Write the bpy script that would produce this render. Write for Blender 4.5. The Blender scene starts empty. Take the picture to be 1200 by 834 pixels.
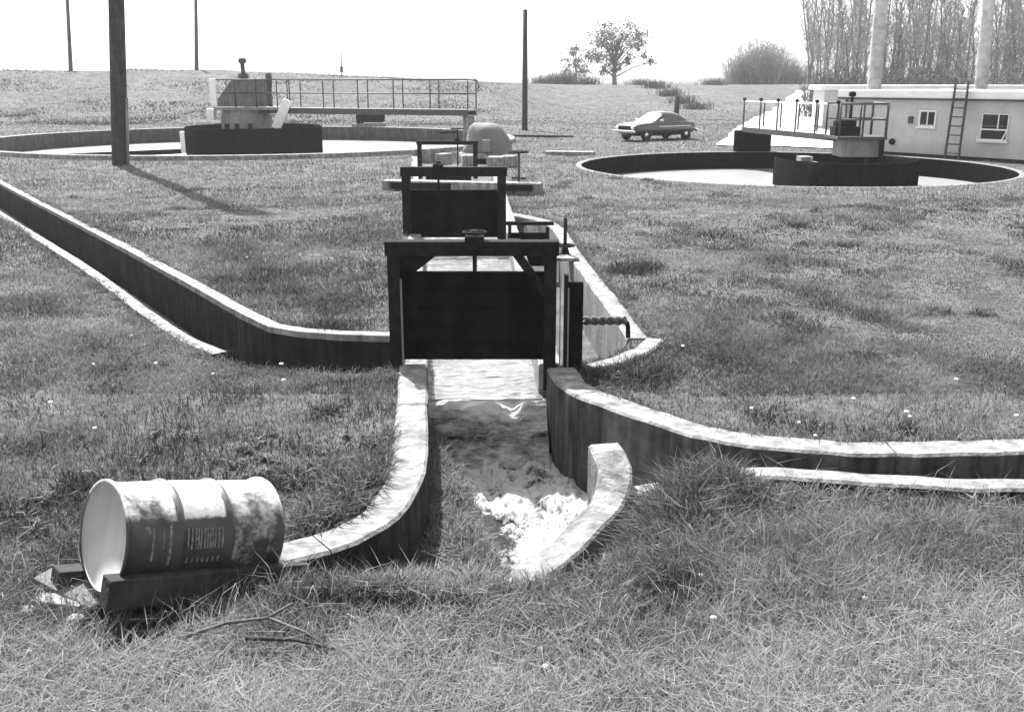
import bpy, bmesh, math, random
import numpy as np
from mathutils import Vector, Matrix
R = math.radians
HAZE = .0004
random.seed(7)
rng = np.random.default_rng(11)
S = bpy.context.scene
col = S.collection

# ------------------------------------------------------------------ camera geometry
F, CX, CY, H = 1150.0, 600.0, 417.0, 2.7          # focal length in px of a 1200 px wide frame, eye height
PITCH = math.atan((CY - 97.0) / F)
cp, sp = math.cos(PITCH), math.sin(PITCH)

def G(px, py, z=0.0):
    """where the sight line through a photo pixel meets height z (used once to survey the site)"""
    x = (px - CX) / F; y = -(py - CY) / F
    d = (x, cp + y * sp, -sp + y * cp)
    t = (z - H) / d[2]
    return (d[0] * t, d[1] * t)

def D(px, py, d):
    """point on that sight line at ground distance d"""
    x = (px - CX) / F; y = -(py - CY) / F
    v = (x, cp + y * sp, -sp + y * cp)
    t = d / v[1]
    return Vector((v[0] * t, d, H + v[2] * t))

# ------------------------------------------------------------------ noise
def vnoise(x, y, seed=0):
    x = np.asarray(x, float); y = np.asarray(y, float)
    xi = np.floor(x); yi = np.floor(y); fx = x - xi; fy = y - yi
    fx = fx * fx * (3 - 2 * fx); fy = fy * fy * (3 - 2 * fy)
    def h(a, b):
        v = np.sin(a * 127.1 + b * 311.7 + seed * 74.7) * 43758.5453
        return v - np.floor(v)
    return (h(xi, yi) * (1 - fx) + h(xi + 1, yi) * fx) * (1 - fy) + (h(xi, yi + 1) * (1 - fx) + h(xi + 1, yi + 1) * fx) * fy

def fbm(x, y, seed=0, o=4):
    v = 0; a = .5; n = 0
    for i in range(o):
        v = v + a * vnoise(x * 2 ** i, y * 2 ** i, seed + i); n += a; a *= .5
    return v / n

def sstep(a, b, x):
    t = np.clip((np.asarray(x, float) - a) / (b - a), 0, 1)
    return t * t * (3 - 2 * t)

def inpoly(x, y, poly):
    x = np.asarray(x, float); y = np.asarray(y, float)
    r = np.zeros(x.shape, bool)
    n = len(poly)
    for i in range(n):
        x1, y1 = poly[i][:2]; x2, y2 = poly[(i + 1) % n][:2]
        if y1 == y2: continue
        c = ((y1 > y) != (y2 > y)) & (x < (x2 - x1) * (y - y1) / (y2 - y1) + x1)
        r ^= c
    return r

# ------------------------------------------------------------------ materials
def nt(m):
    m.use_nodes = True
    return m.node_tree.nodes, m.node_tree.links

def mat(name, c, rough=.8, var=.25, scale=6., metal=0., bump=.3, bscale=40., spec=.3, streak=0., stain=None):
    """grey procedural surface: value noise on the base colour, bump, optional vertical streaks"""
    m = bpy.data.materials.new(name); N, L = nt(m)
    b = N['Principled BSDF']
    b.inputs['Roughness'].default_value = rough; b.inputs['Metallic'].default_value = metal
    b.inputs['Specular IOR Level'].default_value = spec
    tc = N.new('ShaderNodeTexCoord')
    n1 = N.new('ShaderNodeTexNoise'); n1.inputs['Scale'].default_value = scale; n1.inputs['Detail'].default_value = 8; n1.inputs['Roughness'].default_value = .65
    L.new(tc.outputs['Object'], n1.inputs['Vector'])
    cr = N.new('ShaderNodeValToRGB')
    lo = max(0, c * (1 - var)); hi = min(.9, c * (1 + var))
    cr.color_ramp.elements[0].position = .3; cr.color_ramp.elements[0].color = (lo, lo, lo, 1)
    cr.color_ramp.elements[1].position = .7; cr.color_ramp.elements[1].color = (hi, hi, hi, 1)
    L.new(n1.outputs['Fac'], cr.inputs['Fac'])
    out = cr.outputs['Color']
    if streak:
        mp = N.new('ShaderNodeMapping'); mp.inputs['Scale'].default_value = (7, 7, .6)
        L.new(tc.outputs['Object'], mp.inputs['Vector'])
        n2 = N.new('ShaderNodeTexNoise'); n2.inputs['Scale'].default_value = 1.5; n2.inputs['Detail'].default_value = 5
        L.new(mp.outputs['Vector'], n2.inputs['Vector'])
        r2 = N.new('ShaderNodeValToRGB'); r2.color_ramp.elements[0].position = .35; r2.color_ramp.elements[1].position = .62
        L.new(n2.outputs['Fac'], r2.inputs['Fac'])
        mx = N.new('ShaderNodeMix'); mx.data_type = 'RGBA'; mx.blend_type = 'MULTIPLY'; mx.inputs['Factor'].default_value = streak
        L.new(out, mx.inputs['A']); L.new(r2.outputs['Color'], mx.inputs['B']); out = mx.outputs['Result']
    L.new(out, b.inputs['Base Color'])
    if bump:
        n3 = N.new('ShaderNodeTexNoise'); n3.inputs['Scale'].default_value = bscale; n3.inputs['Detail'].default_value = 6
        L.new(tc.outputs['Object'], n3.inputs['Vector'])
        bp = N.new('ShaderNodeBump'); bp.inputs['Strength'].default_value = bump; bp.inputs['Distance'].default_value = .02
        L.new(n3.outputs['Fac'], bp.inputs['Height']); L.new(bp.outputs['Normal'], b.inputs['Normal'])
    return m

M = {}
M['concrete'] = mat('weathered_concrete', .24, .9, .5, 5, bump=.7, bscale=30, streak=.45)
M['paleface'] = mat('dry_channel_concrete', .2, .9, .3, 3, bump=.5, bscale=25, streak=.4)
M['darkconcrete'] = mat('shade_toned_channel_concrete', .032, .85, .45, 3, bump=.5, bscale=25, streak=.5, spec=.1)  # shade on the inlet walls put into a dark base tone
M['darkface'] = mat('shade_dark_concrete', .035, .85, .5, 4, bump=.5, bscale=25, streak=.6, spec=.1)  # shaded wall faces painted as a much darker concrete
M['midface'] = mat('part_shaded_concrete_face', .11, .85, .5, 4, bump=.5, bscale=25, streak=.6, spec=.1)  # lighter variant, partial shade painted into the right wall face
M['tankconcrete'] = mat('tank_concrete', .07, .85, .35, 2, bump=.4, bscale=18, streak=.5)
M['steel'] = mat('dark_rusty_steel', .016, .85, .5, 9, bump=.4, bscale=60, spec=.08)
M['board'] = mat('tarred_gate_boards', .011, .95, .5, 7, bump=.4, bscale=40, spec=.0, streak=.4)
M['railsteel'] = mat('painted_rail_steel', .06, .6, .3, 8, bump=.1)
M['grey'] = mat('grey_machine_paint', .22, .6, .2, 4, bump=.15, streak=.25)
M['guard'] = mat('grey_sheet_guard', .15, .8, .3, 5, bump=.2, streak=.3)
M['rim'] = mat('worn_rim_concrete', .17, .9, .4, 4, bump=.5, bscale=22, streak=.3)
M['white'] = mat('old_white_paint', .72, .65, .1, 3, bump=.1)
M['wallpaint'] = mat('pale_wall_render', .47, .85, .14, 1.2, bump=.25, bscale=22, streak=.06)
M['roof'] = mat('pale_roof_felt', .75, .85, .1, 2, bump=.2)
M['wood'] = mat('dark_creosoted_pole', .05, .9, .4, 4, bump=.5, bscale=30, streak=.4)
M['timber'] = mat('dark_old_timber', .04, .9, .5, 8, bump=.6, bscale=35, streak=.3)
M['plank'] = mat('bleached_plank', .13, .9, .3, 10, bump=.5, bscale=40)
M['twigwood'] = mat('dry_twig_wood', .1, .9, .4, 14, bump=.4)
M['stone'] = mat('pale_stone', .26, .9, .2, 12, bump=.5)
M['bark'] = mat('grey_bark', .16, .95, .35, 6, bump=.6, bscale=20)
M['palebark'] = mat('pale_peeling_bark', .34, .9, .35, 2.5, bump=.3, bscale=10)
M['twig'] = mat('bare_twigs', .24, .95, .25, 3, bump=0)
M['darktwig'] = mat('dark_twigs', .11, .95, .3, 3, bump=0)
M['hood'] = mat('pale_grey_hood', .15, .8, .15, 3, bump=.25)
M['gravel'] = mat('pale_gravel', .42, .95, .18, .8, bump=.6, bscale=12)
M['chrome'] = mat('bright_trim', .6, .25, .1, 5, metal=.9, bump=0)
M['tyre'] = mat('tyre_rubber', .02, .9, .2, 5, bump=.1)
M['flower'] = mat('pale_petals', .75, .9, .1, 5, bump=0)
M['frame'] = mat('window_frame_paint', .7, .6, .08, 5, bump=.05)

def simple(name, c, rough, spec=.5, metal=0., coat=0.):
    m = bpy.data.materials.new(name); N, L = nt(m); b = N['Principled BSDF']
    n = N.new('ShaderNodeTexNoise'); n.inputs['Scale'].default_value = 3
    mr = N.new('ShaderNodeMapRange'); mr.inputs['To Min'].default_value = c * .85; mr.inputs['To Max'].default_value = c * 1.15
    L.new(n.outputs['Fac'], mr.inputs['Value']); L.new(mr.outputs['Result'], b.inputs['Base Color'])
    b.inputs['Roughness'].default_value = rough; b.inputs['Specular IOR Level'].default_value = spec
    b.inputs['Metallic'].default_value = metal; b.inputs['Coat Weight'].default_value = coat; b.inputs['Coat Roughness'].default_value = .05
    return m
M['glass'] = simple('dark_window_glass', .02, .05, .6)
M['carpaint'] = simple('dark_car_paint', .022, .28, .5, coat=.6)
M['carglass'] = simple('car_glass', .05, .04, .8)
M['screen'] = simple('glare_windscreen', .4, .3, .8)  # pale base stands for sky glare on the glass

def leafmat(name, lo, hi, trans=.35):
    """vegetation: tone comes from a per-blade attribute"""
    m = bpy.data.materials.new(name); N, L = nt(m)
    N.remove(N['Principled BSDF']); o = N['Material Output']
    a = N.new('ShaderNodeAttribute'); a.attribute_name = 'tone'
    mr = N.new('ShaderNodeMapRange'); mr.inputs['To Min'].default_value = lo; mr.inputs['To Max'].default_value = hi
    L.new(a.outputs['Fac'], mr.inputs['Value'])
    d = N.new('ShaderNodeBsdfDiffuse'); t = N.new('ShaderNodeBsdfTranslucent'); mx = N.new('ShaderNodeMixShader'); mx.inputs[0].default_value = trans
    L.new(mr.outputs['Result'], d.inputs['Color']); L.new(mr.outputs['Result'], t.inputs['Color'])
    L.new(d.outputs[0], mx.inputs[1]); L.new(t.outputs[0], mx.inputs[2]); L.new(mx.outputs[0], o.inputs['Surface'])
    return m
M['grass'] = leafmat('grass_blades', .035, .30, .35)
M['leaf'] = leafmat('tree_leaves', .05, .2, .3)

def groundmat():
    m = bpy.data.materials.new('turf_soil'); N, L = nt(m); b = N['Principled BSDF']
    b.inputs['Roughness'].default_value = 1; b.inputs['Specular IOR Level'].default_value = .05
    tc = N.new('ShaderNodeTexCoord')
    def noise(s, det, sc=(1, 1, 1)):
        mp = N.new('ShaderNodeMapping'); mp.inputs['Scale'].default_value = sc
        n = N.new('ShaderNodeTexNoise'); n.inputs['Scale'].default_value = s; n.inputs['Detail'].default_value = det; n.inputs['Roughness'].default_value = .7
        L.new(tc.outputs['Object'], mp.inputs['Vector']); L.new(mp.outputs['Vector'], n.inputs['Vector']); return n
    big = noise(.12, 5); mid = noise(1.3, 8); fine = noise(9, 8)
    def ramp(n, p0, c0, p1, c1):
        r = N.new('ShaderNodeValToRGB'); e = r.color_ramp.elements
        e[0].position = p0; e[0].color = (c0,) * 3 + (1,); e[1].position = p1; e[1].color = (c1,) * 3 + (1,)
        L.new(n.outputs['Fac'], r.inputs['Fac']); return r
    a = ramp(mid, .33, .07, .68, .16); f = ramp(fine, .3, .62, .65, 1.2); g = ramp(big, .3, .8, .7, 1.2)
    m1 = N.new('ShaderNodeMix'); m1.data_type = 'RGBA'; m1.blend_type = 'MULTIPLY'; m1.inputs['Factor'].default_value = 1
    m2 = N.new('ShaderNodeMix'); m2.data_type = 'RGBA'; m2.blend_type = 'MULTIPLY'; m2.inputs['Factor'].default_value = 1
    L.new(a.outputs[0], m1.inputs['A']); L.new(f.outputs[0], m1.inputs['B'])
    L.new(m1.outputs['Result'], m2.inputs['A']); L.new(g.outputs[0], m2.inputs['B'])
    L.new(m2.outputs['Result'], b.inputs['Base Color'])
    bp = N.new('ShaderNodeBump'); bp.inputs['Strength'].default_value = .9; bp.inputs['Distance'].default_value = .08
    L.new(fine.outputs['Fac'], bp.inputs['Height']); L.new(bp.outputs['Normal'], b.inputs['Normal'])
    return m
M['ground'] = groundmat()

def watermat(name, base, scale, strength, rough=.04, dist=.05, stretch=(1, 1, 1)):
    m = bpy.data.materials.new(name); N, L = nt(m); b = N['Principled BSDF']
    b.inputs['Base Color'].default_value = (base,) * 3 + (1,); b.inputs['Roughness'].default_value = rough; b.inputs['IOR'].default_value = 1.33
    tc = N.new('ShaderNodeTexCoord'); mp = N.new('ShaderNodeMapping'); mp.inputs['Scale'].default_value = stretch
    n = N.new('ShaderNodeTexNoise'); n.inputs['Scale'].default_value = scale; n.inputs['Detail'].default_value = 5
    L.new(tc.outputs['Object'], mp.inputs['Vector']); L.new(mp.outputs['Vector'], n.inputs['Vector'])
    bp = N.new('ShaderNodeBump'); bp.inputs['Strength'].default_value = strength; bp.inputs['Distance'].default_value = dist
    L.new(n.outputs['Fac'], bp.inputs['Height']); L.new(bp.outputs['Normal'], b.inputs['Normal'])
    return m
M['tankwater'] = watermat('still_tank_water', .3, 3.0, .7, .22, .1)
M['channelwater'] = watermat('rippled_channel_water', .17, 4.5, 1.0, .07, .12, (1, 2.4, 1))

def foammat(name='churning_foam', st=(1, 1, 1), hi=.55, p0=.78, p1=1.08, ns=17):
    m = bpy.data.materials.new(name); N, L = nt(m); b = N['Principled BSDF']
    a = N.new('ShaderNodeAttribute'); a.attribute_name = 'foam'
    tc = N.new('ShaderNodeTexCoord'); n = N.new('ShaderNodeTexNoise'); n.inputs['Scale'].default_value = ns; n.inputs['Detail'].default_value = 10; n.inputs['Roughness'].default_value = .72
    mp = N.new('ShaderNodeMapping'); mp.inputs['Scale'].default_value = st; L.new(tc.outputs['Object'], mp.inputs['Vector']); L.new(mp.outputs['Vector'], n.inputs['Vector'])
    ad = N.new('ShaderNodeMath'); ad.operation = 'ADD'; L.new(a.outputs['Fac'], ad.inputs[0]); L.new(n.outputs['Fac'], ad.inputs[1])
    r = N.new('ShaderNodeValToRGB'); e = r.color_ramp.elements
    e[0].position = p0; e[0].color = (.03, .03, .03, 1); e[1].position = min(p1, 1.0); e[1].color = (hi, hi, hi, 1)
    L.new(ad.outputs[0], r.inputs['Fac']); L.new(r.outputs[0], b.inputs['Base Color'])
    r2 = N.new('ShaderNodeMapRange'); r2.inputs['From Min'].default_value = .75; r2.inputs['From Max'].default_value = 1; r2.inputs['To Min'].default_value = .06; r2.inputs['To Max'].default_value = .8
    L.new(ad.outputs[0], r2.inputs['Value']); L.new(r2.outputs[0], b.inputs['Roughness'])
    b.inputs['IOR'].default_value = 1.33
    bp = N.new('ShaderNodeBump'); bp.inputs['Strength'].default_value = .8; bp.inputs['Distance'].default_value = .05
    L.new(n.outputs['Fac'], bp.inputs['Height']); L.new(bp.outputs['Normal'], b.inputs['Normal'])
    return m
M['foam'] = foammat(st=(1.3, .8, 1))
M['fallwater'] = foammat('streaked_falling_water', (.9, 2.6, 2.6), .6, .60, .98, 6)

# ------------------------------------------------------------------ mesh helpers
class MB:
    def __init__(s): s.v = []; s.f = []; s.smooth = []
    def add(s, vs, fs, sm=False):
        o = len(s.v); s.v += [tuple(v) for v in vs]
        for f in fs: s.f.append(tuple(i + o for i in f)); s.smooth.append(sm)
        return s
    def box(s, x0, x1, y0, y1, z0, z1, mtx=None):
        v = [Vector(p) for p in ((x0, y0, z0), (x1, y0, z0), (x1, y1, z0), (x0, y1, z0), (x0, y0, z1), (x1, y0, z1), (x1, y1, z1), (x0, y1, z1))]
        if mtx: v = [mtx @ p for p in v]
        return s.add(v, [(0, 3, 2, 1), (4, 5, 6, 7), (0, 1, 5, 4), (1, 2, 6, 5), (2, 3, 7, 6), (3, 0, 4, 7)])
    def beam(s, a, b, w, h, up=(0, 0, 1)):
        """box of section w x h from a to b"""
        a = Vector(a); b = Vector(b); d = (b - a); l = d.length; d.normalize()
        u = Vector(up)
        if abs(d.dot(u)) > .95: u = Vector((0, 1, 0))
        r = d.cross(u).normalized(); u = r.cross(d)
        m = Matrix((r, d, u)).transposed().to_4x4(); m.translation = a
        return s.box(-w / 2, w / 2, 0, l, -h / 2, h / 2, m)
    def tube(s, pts, rad, n=8, caps=True):
        pts = [Vector(p) for p in pts]
        if not isinstance(rad, (list, tuple)): rad = [rad] * len(pts)
        vs = []; ref = Vector((.31, .17, .93)).normalized(); o = len(pts)
        for i, p in enumerate(pts):
            d = (pts[min(i + 1, o - 1)] - pts[max(i - 1, 0)]).normalized()
            if abs(d.dot(ref)) > .97: q = Vector((1, 0, 0))
            else: q = ref
            a = d.cross(q).normalized(); b = d.cross(a)
            for k in range(n):
                t = 2 * math.pi * k / n
                vs.append(p + (a * math.cos(t) + b * math.sin(t)) * rad[i])
        fs = [(i * n + k, i * n + (k + 1) % n, (i + 1) * n + (k + 1) % n, (i + 1) * n + k) for i in range(o - 1) for k in range(n)]
        s.add(vs, fs, True)
        if caps:
            b = len(s.v) - len(vs)
            s.f.append(tuple(b + k for k in range(n))[::-1]); s.smooth.append(False)
            s.f.append(tuple(b + (o - 1) * n + k for k in range(n))); s.smooth.append(False)
        return s
    def lathe(s, prof, n=32, c=(0, 0, 0), cap0=False, cap1=False, mtx=None):
        """prof: (radius, z) pairs"""
        vs = []
        for r, z in prof:
            for k in range(n):
                t = 2 * math.pi * k / n
                p = Vector((r * math.cos(t), r * math.sin(t), z))
                p = (mtx @ p) if mtx else p
                vs.append(p + Vector(c))
        m = len(prof)
        fs = [(i * n + k, i * n + (k + 1) % n, (i + 1) * n + (k + 1) % n, (i + 1) * n + k) for i in range(m - 1) for k in range(n)]
        b = len(s.v); s.add(vs, fs, True)
        if cap0: s.f.append(tuple(b + k for k in range(n))[::-1]); s.smooth.append(False)
        if cap1: s.f.append(tuple(b + (m - 1) * n + k for k in range(n))); s.smooth.append(False)
        return s
    def torus(s, c, R_, r, n=20, m=6, mtx=None):
        pts = [(math.cos(2 * math.pi * k / n) * R_, math.sin(2 * math.pi * k / n) * R_, 0) for k in range(n)]
        vs = []
        for k in range(n):
            t = 2 * math.pi * k / n
            for j in range(m):
                u = 2 * math.pi * j / m
                p = Vector(((R_ + r * math.cos(u)) * math.cos(t), (R_ + r * math.cos(u)) * math.sin(t), r * math.sin(u)))
                vs.append(((mtx @ p) if mtx else p) + Vector(c))
        return s.add(vs, [(k * m + j, ((k + 1) % n) * m + j, ((k + 1) % n) * m + (j + 1) % m, k * m + (j + 1) % m) for k in range(n) for j in range(m)], True)
    def build(s, name, m, parent=None, bevel=0, loc=None):
        me = bpy.data.meshes.new(name); me.from_pydata(s.v, [], s.f); me.validate()
        bm = bmesh.new(); bm.from_mesh(me); bmesh.ops.recalc_face_normals(bm, faces=bm.faces); bm.to_mesh(me); bm.free()
        if len(s.smooth) == len(me.polygons): me.polygons.foreach_set('use_smooth', s.smooth)
        me.materials.append(m)
        o = bpy.data.objects.new(name, me); col.objects.link(o)
        if parent: o.parent = parent
        if loc: o.location = loc
        if bevel:
            b = o.modifiers.new('edge', 'BEVEL'); b.width = bevel; b.segments = 2; b.limit_method = 'ANGLE'; b.angle_limit = R(40)
        return o

def npmesh(name, V, faces_flat, sizes, m, attrs=None, smooth=False, parent=None):
    me = bpy.data.meshes.new(name)
    V = np.asarray(V, np.float32); nv = len(V)
    me.vertices.add(nv); me.vertices.foreach_set('co', V.ravel())
    faces_flat = np.asarray(faces_flat, np.int32); sizes = np.asarray(sizes, np.int32)
    me.loops.add(len(faces_flat)); me.loops.foreach_set('vertex_index', faces_flat)
    me.polygons.add(len(sizes))
    st = np.zeros(len(sizes), np.int32); st[1:] = np.cumsum(sizes)[:-1]
    me.polygons.foreach_set('loop_start', st); me.polygons.foreach_set('loop_total', sizes)
    me.polygons.foreach_set('use_smooth', np.full(len(sizes), smooth))
    me.update(calc_edges=True)
    for k, a in (attrs or {}).items():
        at = me.attributes.new(k, 'FLOAT', 'POINT'); at.data.foreach_set('value', np.asarray(a, np.float32))
    me.materials.append(m)
    o = bpy.data.objects.new(name, me); col.objects.link(o)
    if parent: o.parent = parent
    return o

def tag(o, label=None, cat=None, group=None, kind=None):
    if label: o['label'] = label
    if cat: o['category'] = cat
    if group: o['group'] = group
    if kind: o['kind'] = kind
    return o

def thing(name, label, cat, loc=(0, 0, 0), rz=0, group=None):
    o = bpy.data.objects.new(name, None); o.empty_display_size = .3; col.objects.link(o)
    o.location = loc; o.rotation_euler = (0, 0, rz)
    return tag(o, label, cat, group)

KIDS = {}
def copy_tree(o, parent=None):
    c = o.copy(); col.objects.link(c)
    if parent: c.parent = parent
    for ch in list(o.children): copy_tree(ch, c)
    return c

def resample(pts, step):
    """smooth (Catmull-Rom) polyline through pts, roughly one point per step"""
    P = [np.array(p, float) for p in pts]; out = []
    for i in range(len(P) - 1):
        p0 = P[max(i - 1, 0)]; p1 = P[i]; p2 = P[i + 1]; p3 = P[min(i + 2, len(P) - 1)]
        n = max(1, int(np.linalg.norm(p2 - p1) / step))
        for k in range(n):
            t = k / n
            out.append(.5 * ((2 * p1) + (-p0 + p2) * t + (2 * p0 - 5 * p1 + 4 * p2 - p3) * t * t + (-p0 + 3 * p1 - 3 * p2 + p3) * t ** 3))
    out.append(P[-1]); return np.array(out)

def offset(pts, d):
    """polyline shifted to its left by d (plan view)"""
    p = np.asarray(pts, float)[:, :2]
    t = np.gradient(p, axis=0); t /= np.linalg.norm(t, axis=1)[:, None] + 1e-9
    return p + np.stack([-t[:, 1], t[:, 0]], 1) * d

WALLPOLYS = []
def wall(name, label, pts, thick, top, bottom, m, smooth_step=.15, rough=.014, parent=None, cat='wall', curve=True, face=None):
    """concrete wall along the plan polyline pts (its visible edge); thick>0 lies to the left of travel.  top: number or list per input point"""
    tops = list(top) if isinstance(top, (list, tuple)) else [top] * len(pts)
    p3 = [(p[0], p[1], t) for p, t in zip(pts, tops)]
    rs = resample(p3, smooth_step) if curve else np.array(p3)
    a = rs[:, :2]; b = offset(rs, thick); z = rs[:, 2]
    sl = np.concatenate([[0], np.cumsum(np.linalg.norm(np.diff(a, axis=0), axis=1))])
    ins = np.zeros(len(sl))
    if curve and sl[-1] > 2:
        jp = np.arange(.9 + (len(name) + len(pts)) % 5 * .13, sl[-1] - .3, 2.9)
        extra = np.concatenate([jp - .006, jp - .003, jp + .003, jp + .006]); fl_ = np.concatenate([jp * 0, jp * 0 + 1, jp * 0 + 1, jp * 0])
        ss = np.concatenate([sl, extra]); ff = np.concatenate([ins, fl_]); od = np.argsort(ss); ss = ss[od]; ins = ff[od]
        a = np.stack([np.interp(ss, sl, a[:, 0]), np.interp(ss, sl, a[:, 1])], 1); b = np.stack([np.interp(ss, sl, b[:, 0]), np.interp(ss, sl, b[:, 1])], 1); z = np.interp(ss, sl, z)
    WALLPOLYS.append(np.vstack([a, b[::-1]]))
    n = len(a)
    sq = np.concatenate([[0], np.cumsum(np.linalg.norm(np.diff(a, axis=0), axis=1))])
    jit = lambda s: (fbm(sq * 4.5, np.zeros(n) + s, s) - .5) * 2 * rough
    b = b + np.stack([jit(3), jit(4)], 1); a = a + np.stack([jit(5), jit(6)], 1)
    z = z + jit(8)
    dirn = (b - a) / (np.linalg.norm(b - a, axis=1)[:, None] + 1e-9)
    a = a + dirn * (ins * .009)[:, None]; b = b - dirn * (ins * .009)[:, None]; z = z - ins * .009
    nl = 5
    V = []; 
    ch = min(.02, abs(thick) * .12)
    am = a + (b - a) * (ch / abs(thick)); bm_ = b + (a - b) * (ch / abs(thick))
    for i in range(n):
        V += [(a[i][0], a[i][1], bottom), (a[i][0], a[i][1], z[i] - ch), (am[i][0], am[i][1], z[i]), (bm_[i][0], bm_[i][1], z[i]), (b[i][0], b[i][1], z[i] - ch), (b[i][0], b[i][1], bottom)]
    fs = [(i * 6 + k, i * 6 + k + 1, (i + 1) * 6 + k + 1, (i + 1) * 6 + k) for i in range(n - 1) for k in range(5)]
    fs += [tuple(range(6)), tuple((n - 1) * 6 + k for k in range(6))[::-1]]
    mb = MB(); mb.add(V, fs)
    o = mb.build(name, m, parent)
    if face:                                                                   # sides take a darker copy for shade, top stays pale
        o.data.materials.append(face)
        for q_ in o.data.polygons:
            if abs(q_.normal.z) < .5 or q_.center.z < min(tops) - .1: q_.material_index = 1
    if label: tag(o, label, cat)
    return o

# ------------------------------------------------------------------ plan of the site
sun_h = Vector((-.41, .912)); SUN_EL = 54.0
# main channel inner edges
def XL(y): return -.83 - .0965 * (y - 9.3)
def XR(y): return .27 - .041 * (y - 9.3)
leftwall_px = [(500, 428), (501, 470), (501, 512), (500, 540), (495, 566), (480, 594), (455, 617), (420, 637), (385, 650), (335, 662), (300, 668)]
LW = [G(*p) for p in leftwall_px]
rightwall_px = [(641, 433), (651, 450), (668, 463), (700, 476), (740, 490), (790, 506), (850, 521), (920, 529), (1000, 534), (1100, 535), (1190, 533), (1300, 528), (1450, 520)]
RW = [G(*p) for p in rightwall_px]
nearwall_px = [(1450, 556), (1300, 564), (1190, 568), (1050, 563), (950, 556), (880, 548), (840, 541), (790, 532), (745, 526), (728, 524)]
NW = [G(*p) for p in nearwall_px]
NOSE = [(.60, 7.20, -.02), (.625, 7.08, -.04), (.655, 6.96, -.12), (.58, 6.72, -.28), (.33, 6.46, -.42), (.05, 6.20, -.54), (-.2, 6.0, -.62)]
outer_px = [(592, 252), (640, 264), (664, 298), (687, 331), (703, 352), (721, 380), (735, 399)]
OW = [G(*p) for p in outer_px]
ret_px = [(757, 398), (742, 411), (716, 421), (684, 431)]
RET = [G(*p) for p in ret_px]
FARIN = [(-17.5, 32.4), G(10, 222), G(120, 280), G(220, 335), G(285, 372), G(315, 386), G(350, 392), G(400, 396), G(468, 398)]
NEARIN = [(-14.3, 26.0), G(10, 256), G(100, 312), G(180, 370), G(230, 402), G(265, 416), G(310, 424), G(380, 428), G(462, 430)]
LT = (-12.4, 48.4, 12.2)
RT = (9.3, 33.5, 6.95)
WATER_L, WATER_R = -.62, -.66

WING = resample(NOSE, .08)
LAWN = [tuple(p) for p in LW] + [(-6, 4.2), (-6, 9.3)]
MAINPOLY = [(XL(9.1) - .1, 9.1), (XL(40) - .1, 40), (XR(40) + .1, 40), (XR(9.1) + .1, 9.1)]
BYPASS = [(XR(20) + .1, 20.3)] + [(x + .1, y) for x, y in OW] + [(RET[0][0] - .1, RET[0][1] + .1), (RET[2][0], RET[2][1] + .12), (.62, 9.62), (XR(9.4) + .12, 9.5)]
YPOLY = [tuple(p) for p in offset(LW, -.13)] + [(-1.9, 4.7), (-.2, 4.6), (-.1, 5.98)] + [(x + .1, y - .08) for x, y, z in NOSE[::-1][1:6]] + [tuple(p) for p in offset(NW[::-1], -.1)] + [tuple(p) for p in offset(RW[::-1], -.12)] + [(.3, 9.2), (-.8, 9.2)]
INPOLY = [tuple(p) for p in offset(resample([p for p in FARIN], .5), .1)] + [tuple(p) for p in offset(resample([p for p in NEARIN], .5), -.1)[::-1]]

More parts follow.
